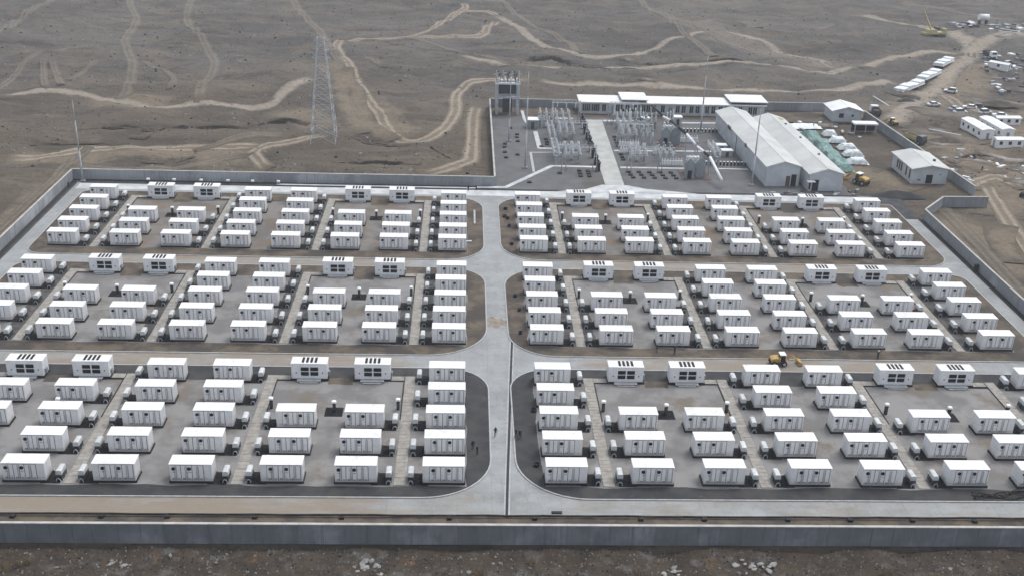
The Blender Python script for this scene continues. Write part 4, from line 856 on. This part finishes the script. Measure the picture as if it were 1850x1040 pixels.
# ------------------------------------------------------------------ vehicles
def gz(x, y): return float(height(x, y))
def wheel_mesh(r, wd):
    return MB().tube((0, -wd/2, r), (0, wd/2, r), r, n=14).mesh('wheel', RUBBER), MB().tube((0, -wd/2-.02, r), (0, wd/2+.02, r), r*.55, n=10).mesh('rim', STEEL)
def wheels(t, spots, r, wd):
    wm, rm = wheel_mesh(r, wd)
    for x, y in spots: q = ob('wheel', wm, t, (x, y, 0)); ob('rim', rm, q)
def car(label, x, y, rz, mt, suv=False):
    t = thing('parked_car', label, 'car', (x, y, gz(x, y)+.08), rz, 'cars on the soil'); h = 1.75 if suv else 1.48
    prof = [(-2.25,.38),(2.25,.38),(2.3,.72),(2.1,.86),(1.15,.98),(-1.75 if suv else -1.5,.98),(-2.2,.93),(-2.3,.7)]
    b = MB(); b.rings([[(p, -.86, q) for p, q in prof], [(p, -.9, q) for p, q in prof], [(p, .9, q) for p, q in prof], [(p, .86, q) for p, q in prof]]); part('body', b, mt, t)
    cab = MB(); lo = [(1.15,-.82,.98),(1.15,.82,.98),(-1.9 if suv else -1.75,.82,.98),(-1.9 if suv else -1.75,-.82,.98)]; hi = [(.35,-.66,h),(.35,.66,h),(-1.6 if suv else -1.1,.66,h),(-1.6 if suv else -1.1,-.66,h)]
    part('window_band', cab.rings([lo, hi]), GLASS, t); xa, xb = (-1.65, .4) if suv else (-1.15, .4)
    part('roof', MB().cbox(xa, -.69, h+.002, xb, .69, h+.06, .02), mt, t)
    for y_ in (-.6, .6): part('headlight', MB().box(2.25, y_-.2, .62, 2.33, y_+.2, .76), PORC, t)
    wheels(t, [(1.4,-.8),(1.4,.8),(-1.4,-.8),(-1.4,.8)], .34, .22)
car('white saloon car parked alone below the white trailers', 160.8, 366.3, .15, CARW)
car('white car with dark windows beside the wide gravel track', 177.0, 391.5, 2.7, CARW, True)
car('silver car at the left of the parked cluster', 166.8, 362.6, .3, CARS)
car('white car nearest the camera in the parked cluster', 165.2, 354.8, .1, CARW, True)
car('pale car at the back right of the parked cluster', 172.6, 364.4, 2.9, CARW)
car('white off road car left of the second parked group', 173.0, 353.6, .25, CARW, True)
car('white car behind the white cabins, right of another car', 176.6, 350.6, 2.9, CARW)
car('dark car beside the back of the parked cluster', 175.6, 366.0, 2.8, CARD, True)
def truck(name, label, x, y, rz, cabm, bedm, L=7.5, cat='truck'):
    t = thing(name, label, cat, (x, y, gz(x, y)+.08), rz)
    part('chassis', MB().box(-L/2, -.45, .7, L/2, .45, .95), STEELD, t)
    cb = MB().prism([(L/2-2.0,.75),(L/2,.75),(L/2,1.7),(L/2-.25,2.75),(L/2-2.0,2.8)], -1.15, 1.15); part('cab', cb, cabm, t)
    part('windscreen', MB().quad([(L/2+.01,-1,1.75),(L/2+.01,1,1.75),(L/2-.22,.95,2.65),(L/2-.22,-.95,2.65)]), GLASS, t)
    bd = MB().box(-L/2, -1.2, .98, L/2-2.3, 1.2, 1.1); bd.box(-L/2, -1.2, 1.1, L/2-2.3, -1.12, 2.2); bd.box(-L/2, 1.12, 1.1, L/2-2.3, 1.2, 2.2); bd.box(L/2-2.4, -1.12, 1.1, L/2-2.3, 1.12, 2.4); bd.box(-L/2, -1.12, 1.1, -L/2+.08, 1.12, 2.1); part('bed', bd, bedm, t)
    part('load', MB().box(-L/2+.1, -1.1, 1.1, L/2-2.42, 1.1, 1.8), DIRT, t)
    wheels(t, [(L/2-1.1,-1),(L/2-1.1,1),(-L/2+1.2,-1),(-L/2+1.2,1),(-L/2+2.4,-1),(-L/2+2.4,1)], .5, .35)
truck('dump_truck', 'tan dump truck on the soil outside the diagonal wall', 136.9, 320.5, -1.15, CARD, YELLP)
truck('dump_truck', 'small white truck outside the wall near the guard house', 135.2, 351.5, 1.5, CARW, STEELD, 6.0)
truck('dump_truck', 'white truck standing at the edge of the scrap yard', 214.2, 444.5, -1.5, CARW, STEELD, 7.5)
def trailer(label, a, c):
    (ax, ay), (bx, by) = a, c; L = math.hypot(bx-ax, by-ay); rz = math.atan2(by-ay, bx-ax)
    t = thing('flatbed_trailer', label, 'trailer', ((ax+bx)/2, (ay+by)/2, gz((ax+bx)/2, (ay+by)/2)+.1), rz, 'white flatbed trailers')
    part('deck', MB().cbox(-L/2, -2.0, 1.1, L/2, 2.0, 1.35, .05), WHITE, t)
    for k in range(4): x0 = -L/2+.15+k*L/4; part('load', MB().cbox(x0, -1.9, 1.352, x0+L/4-.25, 1.9, 2.2+.35*(k % 2), .12), SHEET, t)
    part('drawbar', MB().bar((L/2, 0, .9), (L/2+1.6, 0, .6), .08), STEELD, t); wheels(t, [(-L/4,-1.4),(-L/4,1.4),(-L/4-1.2,-1.4),(-L/4-1.2,1.4),(L/4,-1.4),(L/4,1.4)], .45, .3)
trailer('nearest of three white loaded trailers along the gravel track', (155.2, 385.5), (168.5, 399.5)); trailer('middle of three white loaded trailers along the gravel track', (170.0, 402.5), (180.8, 415.2)); trailer('farthest of three white loaded trailers along the gravel track', (184.0, 422.5), (193, 433.5))
def digger(name, label, x, y, rz, mt, s=1.0, z=None, reach=1.0):
    t = thing(name, label, 'digger', (x, y, gz(x, y)+.08 if z is None else z), rz); t.scale = (s, s, s)
    part('chassis', MB().cbox(-1.5, -.9, .55, 1.6, .9, 1.1, .06), STEELD, t)
    part('engine_hood', MB().prism([(-1.7,1.1),(.2,1.1),(.2,1.9),(-1.2,1.85),(-1.7,1.6)], -.95, .95), mt, t)
    c = part('cab', MB().rings([[(.2,-.8,1.1),(1.4,-.8,1.1),(1.4,.8,1.1),(.2,.8,1.1)], [(.3,-.7,2.5),(1.25,-.7,2.5),(1.25,.7,2.5),(.3,.7,2.5)]]), GLASS, t)
    part('cab_roof', MB().cbox(.1, -.85, 2.5, 1.45, .85, 2.68, .05), WHITE, c)
    for q, w_ in (((.25,-.78),0),((1.35,-.78),0),((1.35,.78),0),((.25,.78),0)): part('cab_post', MB().bar((q[0],q[1],1.1), (q[0]*.96+.03,q[1]*.9,2.5), .05), mt, c)
    for sy in (-.45, .45): part('boom', MB().bar((1.5,sy,1.3), (3.0*reach,sy,2.1), .12).bar((3.0*reach,sy,2.1), (4.4*reach,sy,.8), .1), mt, t)
    part('bucket', MB().prism([(4.2*reach,.15),(5.2*reach,.1),(4.9*reach,.9),(4.4*reach,1.0)], -1.0, 1.0), mt, t)
    part('ram', MB().bar((1.5,0,1.0), (3.2*reach,0,1.7), .08), STEEL, t)
    wheels(t, [(1.1,-1.0),(1.1,1.0),(-1.1,-1.0),(-1.1,1.0)], .62, .45)
digger('wheel_loader', 'yellow loader with white cab roof on the cross road behind near right block', 57.6, 175.6, .05, YELL, .85, -.12)
digger('wheel_loader', 'yellow loader at the near end of the right warehouse', 107.0, 279.6, 2.2, YELL, 1.1)
digger('wheel_loader', 'small yellow machine on the track outside the diagonal wall', 137.2, 339.8, 1.9, YELL, .8)
digger('excavator', 'dark machine at the right edge on the brown soil', 148.6, 271.5, .6, STEELD, .9)
# truck crane
t = thing('mobile_crane', 'yellow mobile crane with raised boom beside the far gravel track', 'crane', (205.5, 481.5, gz(205.5, 481.5)+.05), .25)
part('carrier', MB().cbox(-6, -1.3, .8, 5.4, 1.3, 1.7, .08), YELLP, t); part('driver_cab', MB().prism([(3.9,1.72),(5.6,1.72),(5.6,2.4),(5.2,3.1),(3.9,3.1)], -1.2, 1.2), YELLP, t); part('windscreen', MB().quad([(5.61,-1,2.1),(5.61,1,2.1),(5.25,.95,3.0),(5.25,-.95,3.0)]), GLASS, t)
part('slew_deck', MB().cbox(-4.5, -1.2, 1.72, .5, 1.2, 3.0, .1), YELLP, t); part('boom', MB().bar((-2, 0, 2.6), (-7.4, 0, 10.5), .38), YELLP, t); part('counterweight', MB().cbox(-.2, -1.25, 3.02, 1.4, 1.25, 3.9, .1), STEELD, t); part('jib', MB().bar((-7.4, 0, 10.5), (-6.0, 0, 12.5), .2), YELLP, t)
for sx in (-5.5, 3.4):
    for sy in (-2.6, 2.6): part('outrigger', MB().box(sx-.2, min(sy, 0), .5, sx+.2, max(sy, 0), .75).box(sx-.25, sy-.2, 0, sx+.25, sy+.2, .5), STEELD, t)
wheels(t, [(x, y) for x in (-4.4, -2.9, 1.6, 4.4) for y in (-1.1, 1.1)], .55, .4)
# site cabins
def cabin(label, x, y, rz, L, Wd, h, win=3):
    t = thing('site_cabin', label, 'cabin', (x, y, gz(x, y)+.05), rz, 'white site cabins'); part('wall', MB().box(-L/2, -Wd/2, -.3, L/2, Wd/2, h), WHITE, t)
    part('roof', MB().prism([(-Wd/2-.2, h+.003), (Wd/2+.2, h+.003), (Wd/2+.2, h+.15), (0, h+.6), (-Wd/2-.2, h+.15)], -L/2-.2, L/2+.2, axis='x'), ROOFW, t)
    for k in range(win): x0 = -L/2+L*(k+.5)/win; q = part('window', MB().box(x0-.5, -Wd/2-.04, 1.0, x0+.5, -Wd/2-.003, 2.0), GLASS, t); part('window', MB().box(x0-.5, Wd/2+.003, 1.0, x0+.5, Wd/2+.04, 2.0), GLASS, t)
    part('door', MB().box(L/2+.003, -.45, -.1, L/2+.05, .45, 2.0), LEADG, t); part('door', MB().box(-L/2-.05, -.45, -.1, -L/2-.003, .45, 2.0), LEADG, t)
cabin('left of two white site cabins with dark windows at the right edge', 160.2, 330.4, -1.5, 13.5, 4.0, 2.8, 4); cabin('right of two white site cabins behind the left one', 166.8, 331.6, -1.5, 14.5, 4.0, 2.8, 4); cabin('low white cabin nearest the camera at the right edge', 163.6, 316.4, .05, 8.5, 3.2, 2.4, 3); cabin('white cabin behind the others at the right edge', 174.5, 341.2, .05, 8.0, 3.0, 2.3, 3)
cabin('white tank shaped hut at the edge of the scrap yard', 209.5, 424.5, -.8, 7.5, 3.2, 2.2, 1)
t = thing('fuel_tank', 'white raised tank on dark legs in the far camp', 'tank', (235.5, 502.0, gz(235.5, 502))); part('tank', MB().tube((-2.2,0,3.6), (2.2,0,3.6), 1.4, n=14), WHITE, t)
for x_ in (-1.6, 1.6): part('leg', MB().box(x_-.2, -1, 0, x_+.2, 1, 2.6), STEELD, t)
tag(ob('concrete_beam', MB().cbox(-.35, -8, 0, .35, 8, .4, .04).mesh('concrete_beam', KERB), None, (144.2, 371.0, gz(144.2, 371)+.1), .08), 'long pale beam lying on the soil behind the guard house', 'beam')
tag(ob('concrete_beam', MB().cbox(-.4, -5, 0, .4, 5, .5, .04).mesh('concrete_beam', KERB), None, (150, 330, gz(150, 330)+.05), .9), 'pale beam on the soil left of the white cabins', 'beam')
# scrap and stored goods
rs = random.Random(4)
def crate_like(x, y, s, mt, k):
    z = gz(x, y); a, b_, h = rs.uniform(.6, 2.2)*s, rs.uniform(.4, 1.0)*s, rs.uniform(.3, .9)*s
    return MB().cbox(-a, -b_, -.2, a, b_, h, .04), (x, y, z), rs.uniform(0, 3.1)
sm_ = [WHITE, STEELD, LEADG, STEEL, PORC, STEELD, LEADG, REDBR]; SMN = {WHITE.name: 'white', STEELD.name: 'black', LEADG.name: 'dull grey', STEEL.name: 'pale grey', PORC.name: 'off-white', REDBR.name: 'red brown'}
for k in range(130):
    x, y = rs.uniform(197, 228), rs.uniform(394, 448); x += (y-396)*.25
    mb_, l, a = crate_like(x, y, .8, None, k); mm_ = rs.choice(sm_); o = ob('stored_material', mb_.mesh('stored_material', mm_), None, l, a); tag(o, SMN[mm_.name]+' bundle of stored material in the scrap yard at the right edge', 'bundle', 'bundles in the scrap yard')
for k in range(50):
    x, y = rs.uniform(222, 262), rs.uniform(482, 514); mb_, l, a = crate_like(x, y, 1.0, None, k); mm_ = rs.choice(sm_); o = ob('stored_material', mb_.mesh('stored_material', mm_), None, l, a); tag(o, SMN[mm_.name]+' stored bundle in the far camp at the top right corner', 'bundle', 'bundles in the far camp')
for k in range(40):
    x, y = rs.uniform(136.5, 160), rs.uniform(280, 310); mb_, l, a = crate_like(x, y, .6, None, k); mm_ = rs.choice(sm_); o = ob('stored_material', mb_.mesh('stored_material', mm_), None, l, a); tag(o, SMN[mm_.name]+' small stored bundle on the soil right of the pump house', 'bundle', 'bundles right of the pump house')
for k in range(22):
    x, y = rs.uniform(104, 131), rs.uniform(318, 340)
    if 120 < x < 129 and 326 < y: continue
    mb_, l, a = crate_like(x, y, .55, None, k); mm_ = rs.choice(sm_); o = ob('stored_material', mb_.mesh('stored_material', mm_), None, (l[0], l[1], 0 if y < 351 else l[2]), a); tag(o, SMN[mm_.name]+' small stored bundle in the yard between warehouse and guard house', 'bundle', 'bundles behind the warehouse')
for k in range(14):
    x, y = rs.uniform(80, 108), rs.uniform(269.6, 273.4); mb_, l, a = crate_like(x, y, .4, None, k); mm_ = rs.choice(sm_[1:4]); o = ob('stored_material', mb_.mesh('stored_material', mm_), None, (l[0], l[1], 0), a); tag(o, SMN[mm_.name]+' scrap piece on the ground in front of the warehouses', 'bundle', 'scrap in front of the warehouses')

# black cable heap near the right edge of the front verge
cb = MB()
for k in range(7):
    pr = None; ph = rs.uniform(0, 6)
    for q in range(16):
        p = Vector((76.2+q*.62, 133.9+.55*math.sin(q*.5+ph)+.09*q*(1 if k % 2 else .4)+k*.1, .08+.05*k))
        if pr is not None: cb.tube(pr, p, .07, n=5)
        pr = p
tag(ob('cable_coil', cb.mesh('cable_coil', PIPE)), 'tangle of black cable on the dark verge at the lower right', 'cable')['kind'] = 'stuff'
# ------------------------------------------------------------------ people
def person_mesh(name, stride, arm, cloth):
    J = [('pelvis',(0,0,.94),.15),('waist',(0,0,1.1),.145),('chest',(0,.01,1.32),.17),('neck',(0,.02,1.5),.065),('head',(0,.04,1.6),.095),('crown',(0,.03,1.72),.085)]
    idx = {n: i for i, (n, _, _) in enumerate(J)}; E_ = [(0,1),(1,2),(2,3),(3,4),(4,5)]
    def add(n, p, r, par): J.append((n, p, r)); idx[n] = len(J)-1; E_.append((idx[par], idx[n]))
    for s, sd_ in ((-1, 'l'), (1, 'r')):
        st = stride*s; aw = -arm*s
        add('hip'+sd_, (s*.1, 0, .88), .105, 'pelvis'); add('knee'+sd_, (s*.11, st*.45+.03, .5), .072, 'hip'+sd_); add('ankle'+sd_, (s*.11, st*.9-.02, .09), .05, 'knee'+sd_); add('toe'+sd_, (s*.12, st*.9+.16, .05), .045, 'ankle'+sd_)
        add('sho'+sd_, (s*.19, .01, 1.42), .07, 'chest'); add('elb'+sd_, (s*.25, aw*.4-.02, 1.14), .052, 'sho'+sd_); add('wri'+sd_, (s*.26, aw*.8+.08, .9), .036, 'elb'+sd_); add('hand'+sd_, (s*.26, aw*.9+.11, .79), .04, 'wri'+sd_)
    me = bpy.data.meshes.new(name); me.from_pydata([j[1] for j in J], E_, []); o = bpy.data.objects.new('tmp', me); col.objects.link(o)
    sk = o.modifiers.new('skin', 'SKIN'); ly = me.skin_vertices[0] if me.skin_vertices else None
    for i, j in enumerate(J): me.skin_vertices[0].data[i].radius = (j[2], j[2]*.85)
    me.skin_vertices[0].data[0].use_root = True
    o.modifiers.new('sub', 'SUBSURF').levels = 1
    dg = bpy.context.evaluated_depsgraph_get(); m2 = bpy.data.meshes.new_from_object(o.evaluated_get(dg)); m2.name = name
    bpy.data.objects.remove(o)
    m2.materials.clear()
    for q in (cloth, SKIN, BLACK): m2.materials.append(q)
    for p in m2.polygons:
        c = p.center; p.use_smooth = True
        p.material_index = 1 if (1.5 < c.z < 1.68 and c.y > 0) or (c.z < .84 and c.z > .7 and abs(c.x) > .2) else 2 if (c.z > 1.62 or c.z < .12) else 0
    return m2
PE = [person_mesh('body_walking', .28, .25, CLOTH), person_mesh('body_standing', .04, .05, CLOTHB)]
hat = MB().rings([[(math.cos(a)*r_, math.sin(a)*r_+.035, z_) for a in [2*math.pi*k/10 for k in range(10)]] for r_, z_ in ((.15, 1.68), (.125, 1.74), (.07, 1.82))]).mesh('helmet', WHITE)
for lb, x, y, z, a, k, h in (
  ('person in dark clothes on the grey verge left of the road, upper of two', 2.3, 146.2, 0, .4, 1, 0), ('person in dark clothes on the grey verge left of the road, lower of two', 3.0, 144.8, 0, 2.0, 1, 0),
  ('person walking on the central road in dark clothes', 5.9, 150.3, -.12, .1, 0, 0), ('person at the road edge beside the near right verge, right of two', 9.75, 149.5, 0, 2.8, 1, 0), ('person at the road edge beside the near right verge, left of two', 9.15, 149.9, -.1, -1.0, 0, 0),
  ('person standing on the soil in front of the middle right block, left of two', 36.2, 179.6, 0, 1.2, 1, 0), ('person standing on the soil in front of the middle right block, right of two', 39.3, 178.9, 0, -1.2, 1, 0),
  ('person on the dirt strip right of the yellow loader', 76.8, 177.9, 0, .6, 1, 1), ('person at the rear end of the central road, left of two', 1.5, 267.4, -.1, .8, 1, 0), ('person at the rear end of the central road, right of two', 3.5, 267.5, -.1, 2.2, 0, 0),
  ('person standing by the left boundary wall', -97.7, 264.8, -.17, 1.5, 1, 0), ('person standing on the soil right of the pump house', 145.9, 292.9, None, .4, 1, 0), ('person in a white helmet beside the guard house', 109.5, 333.5, 0, 1.0, 1, 1)):
    t = thing('person', lb, 'person', (x, y, gz(x, y)+.1 if z is None else z), a); ob('body', PE[k], t)
    if h: ob('helmet', hat, t)
tag(ob('distribution_box', MB().cbox(-.4, -.35, -.2, .4, .35, 1.5, .04).mesh('distribution_box', BITUM_SHADE), None, (113.2, 220.3, 0)), 'black box standing against the right boundary wall', 'box')

# ------------------------------------------------------------------ rubble in front of the wall
gx2, gy2 = np.arange(-78, 98, .4), np.arange(100, 122.9, .34); X, Y = np.meshgrid(gx2, gy2)
Z = .9*vnoise(X/7, Y/3.4, 21)+.5*vnoise(X/2.2, Y/1.5, 22)+.25*vnoise(X/.8, Y/.7, 23) - .3 - .8*np.exp(-((Y-122.5)/.5)**2)
Z = np.where(Y > 122.6, -.9, Z); ny, nx = X.shape
i = np.arange(nx*ny).reshape(ny, nx); F = np.stack([i[:-1,:-1], i[:-1,1:], i[1:,1:], i[1:,:-1]], -1).reshape(-1, 4)
m, t, b = new_mat('spoil_soil', .95, 0, .1)
c = mixc(t, step(t, noise(t, .25, 7, .7), .35, .7), (.085, .068, .052), (.045, .039, .034)); c = mixc(t, step(t, noise(t, .3, 7, .72, off=40), .52, .66), c, (.125, .122, .115)); c = mixc(t, step(t, noise(t, 2.4, 8, .85, off=70), .56, .68), c, (.21, .19, .16)); c = mixc(t, step(t, noise(t, 1.1, 8, .8, off=33), .54, .7), c, (.028, .025, .022)); c = mixc(t, step(t, noise(t, .2, 5, .7, off=90), .6, .7), c, (.16, .095, .05))
setc(t, b, c); bump(t, b, noise(t, 2.2, 8, .8), .8, .4)
me = bpy.data.meshes.new('spoil_bank'); me.from_pydata(np.stack([X, Y, Z], -1).reshape(-1, 3).tolist(), [], F.tolist()); me.materials.append(m); me.polygons.foreach_set('use_smooth', np.ones(len(F), bool)); me.update()
tag(ob('spoil_bank', me), kind='structure')
def zs(x, y): j = min(max(int(round((x+78)/.4)), 0), nx-1); k = min(max(int(round((y-100)/.34)), 0), ny-1); return float(Z[k, j])
def stone_mesh(seed, mt):
    bm = bmesh.new(); bmesh.ops.create_icosphere(bm, subdivisions=1, radius=1); r = random.Random(seed)
    for v in bm.verts: v.co *= r.uniform(.6, 1.1); v.co.z *= .6
    me = bpy.data.meshes.new('stone'); bm.to_mesh(me); bm.free(); me.materials.append(mt); return me
ST = [stone_mesh(k, STONE if k < 5 else STONEW) for k in range(9)]
for k in range(90):
    x, y = rs.uniform(-62, 80), rs.uniform(114.5, 121.2); s = rs.choice((.16, .2, .25, .3, .42)); o = ob('stone', rs.choice(ST), None, (x, y, zs(x, y)+.1*s), rs.uniform(0, 6)); o.scale = (s, s*rs.uniform(.6, 1), s*rs.uniform(.6, 1.1))
    tag(o, 'loose stone on the brown soil below the front wall', 'stone', 'loose stones below the front wall')
for lb, x, y, s in (('broken pale concrete slab below the front wall, left of centre', -11, 118.6, 1.5), ('heap of pale rubble below the front wall, right of centre', 28, 117.2, 1.0), ('pale concrete chunk below the front wall at lower left', -44.5, 118.8, 1.2), ('pale flat slab below the front wall right of the rubble heap', 39.5, 118.6, 1.2)):
    t = thing('rubble_heap', lb, 'rubble', (x, y, zs(x, y)))
    for k in range(14): o = ob('chunk', rs.choice(ST[5:]), t, (rs.gauss(0, 1.1)*s, rs.gauss(0, .5)*s, rs.uniform(0, .25)), rs.uniform(0, 6)); q = rs.uniform(.2, .6)*s; o.scale = (q, q*.7, q*.5)
for k, (x, y) in enumerate(((-58, 117.5), (-55.5, 118.2), (24, 116.4), (57, 117.0), (-60, 116.3), (3, 116.8), (10, 119))):
    mb_ = MB()
    for q in range(70):
        a, e_ = rs.uniform(0, 6.28), rs.uniform(.15, 1.3); L = rs.uniform(.4, 1.1); o_ = Vector((rs.gauss(0, .35), rs.gauss(0, .25), 0)); mb_.bar(o_, o_+Vector((math.cos(a)*math.cos(e_), math.sin(a)*math.cos(e_), math.sin(e_)))*L, .016)
    t = thing('dry_shrub', f'dry brown twiggy shrub below the front wall, {(["leftmost but one", "third from the left", "beside the pale rubble heap", "rightmost", "leftmost", "near the middle, left one", "near the middle, right one"])[k]}', 'shrub', (x, y, zs(x, y)), 0, 'dry shrubs below the front wall'); tw = part('twigs', mb_, TWIG, t); tw['kind'] = 'stuff'
peb = MB()
for k in range(2600):
    x, y = rs.uniform(-64, 84), rs.uniform(113, 122); z = zs(x, y); q = rs.uniform(.04, .14); a = rs.uniform(0, 3)
    c_, s_ = math.cos(a)*q*1.4, math.sin(a)*q*1.4
    peb.rings([[(x+c_,y+s_,z-.05),(x-s_,y+c_,z-.05),(x-c_,y-s_,z-.05),(x+s_,y-c_,z-.05)], [(x+c_*.5,y+s_*.5,z+q),(x-s_*.5,y+c_*.5,z+q*.8),(x-c_*.5,y-s_*.5,z+q*.9),(x+s_*.5,y-c_*.5,z+q)]], rs.choice((0, 0, 0, 1, 2, 2)))
tag(ob('pebbles', peb.mesh('pebbles', [STONE, STONEW, BITUM_SHADE])), kind='stuff')
# loose stones and pale debris on the plain
for k in range(60):
    x, y = rs.uniform(-130, 130), rs.uniform(280, 470)
    if 6 < x < 134 and y < 358 or (x > -101 and y < 276): continue
    s = rs.choice((.3, .4, .5, .8)); o = ob('stone', rs.choice(ST), None, (x, y, gz(x, y)+.1), rs.uniform(0, 6)); o.scale = (s*1.3, s*.8, s*.7); tag(o, 'pale stone lying on the open plain behind the site', 'stone', 'stones on the plain')

# ------------------------------------------------------------------ haze: one closed box of thin air
hz = MB().box(gx[0]-60, gy[0]-60, -9, gx[-1]+60, gy[-1]+60, 97); m = bpy.data.materials.new('haze_air'); m.use_nodes = True; t = m.node_tree
t.nodes.remove(t.nodes['Principled BSDF']); pv = N(t, 'ShaderNodeVolumePrincipled'); pv.inputs['Color'].default_value = (.88, .93, 1, 1); pv.inputs['Density'].default_value = .0002; pv.inputs['Anisotropy'].default_value = .2
t.links.new(pv.outputs[0], t.nodes['Material Output'].inputs['Volume'])
tag(ob('haze', hz.mesh('haze', m)), kind='stuff')

# ------------------------------------------------------------------ loose gravel scattered over the plain
rp = np.random.RandomState(3); n = 9000; PX = rp.uniform(-190, 260, n); PY = 278+(rp.uniform(0, 1, n)**1.3)*270
ok = ~((PX > 4) & (PX < 137) & (PY < 357)); PX, PY = PX[ok], PY[ok]; PZ = height(PX, PY); gr = MB(); rs2 = random.Random(8)
for x, y, z in zip(PX.tolist(), PY.tolist(), PZ.tolist()):
    q = rs2.choice((.12, .16, .2, .26, .4)); a = rs2.uniform(0, 3); c_, s_ = math.cos(a)*q*1.5, math.sin(a)*q*1.5; h_ = z+q*rs2.uniform(.5, 1.1)
    gr.rings([[(x+c_,y+s_,z-.15),(x-s_,y+c_,z-.15),(x-c_,y-s_,z-.15),(x+s_,y-c_,z-.15)], [(x+c_*.4,y+s_*.4,h_),(x-s_*.5,y+c_*.5,h_*1),(x-c_*.5,y-s_*.5,h_),(x+s_*.4,y-c_*.4,h_)]], rs2.choice((0, 0, 0, 0, 1, 1, 2)))
tag(ob('plain_gravel', gr.mesh('plain_gravel', [STONE, STONEW, BITUM_SHADE])), kind='stuff')
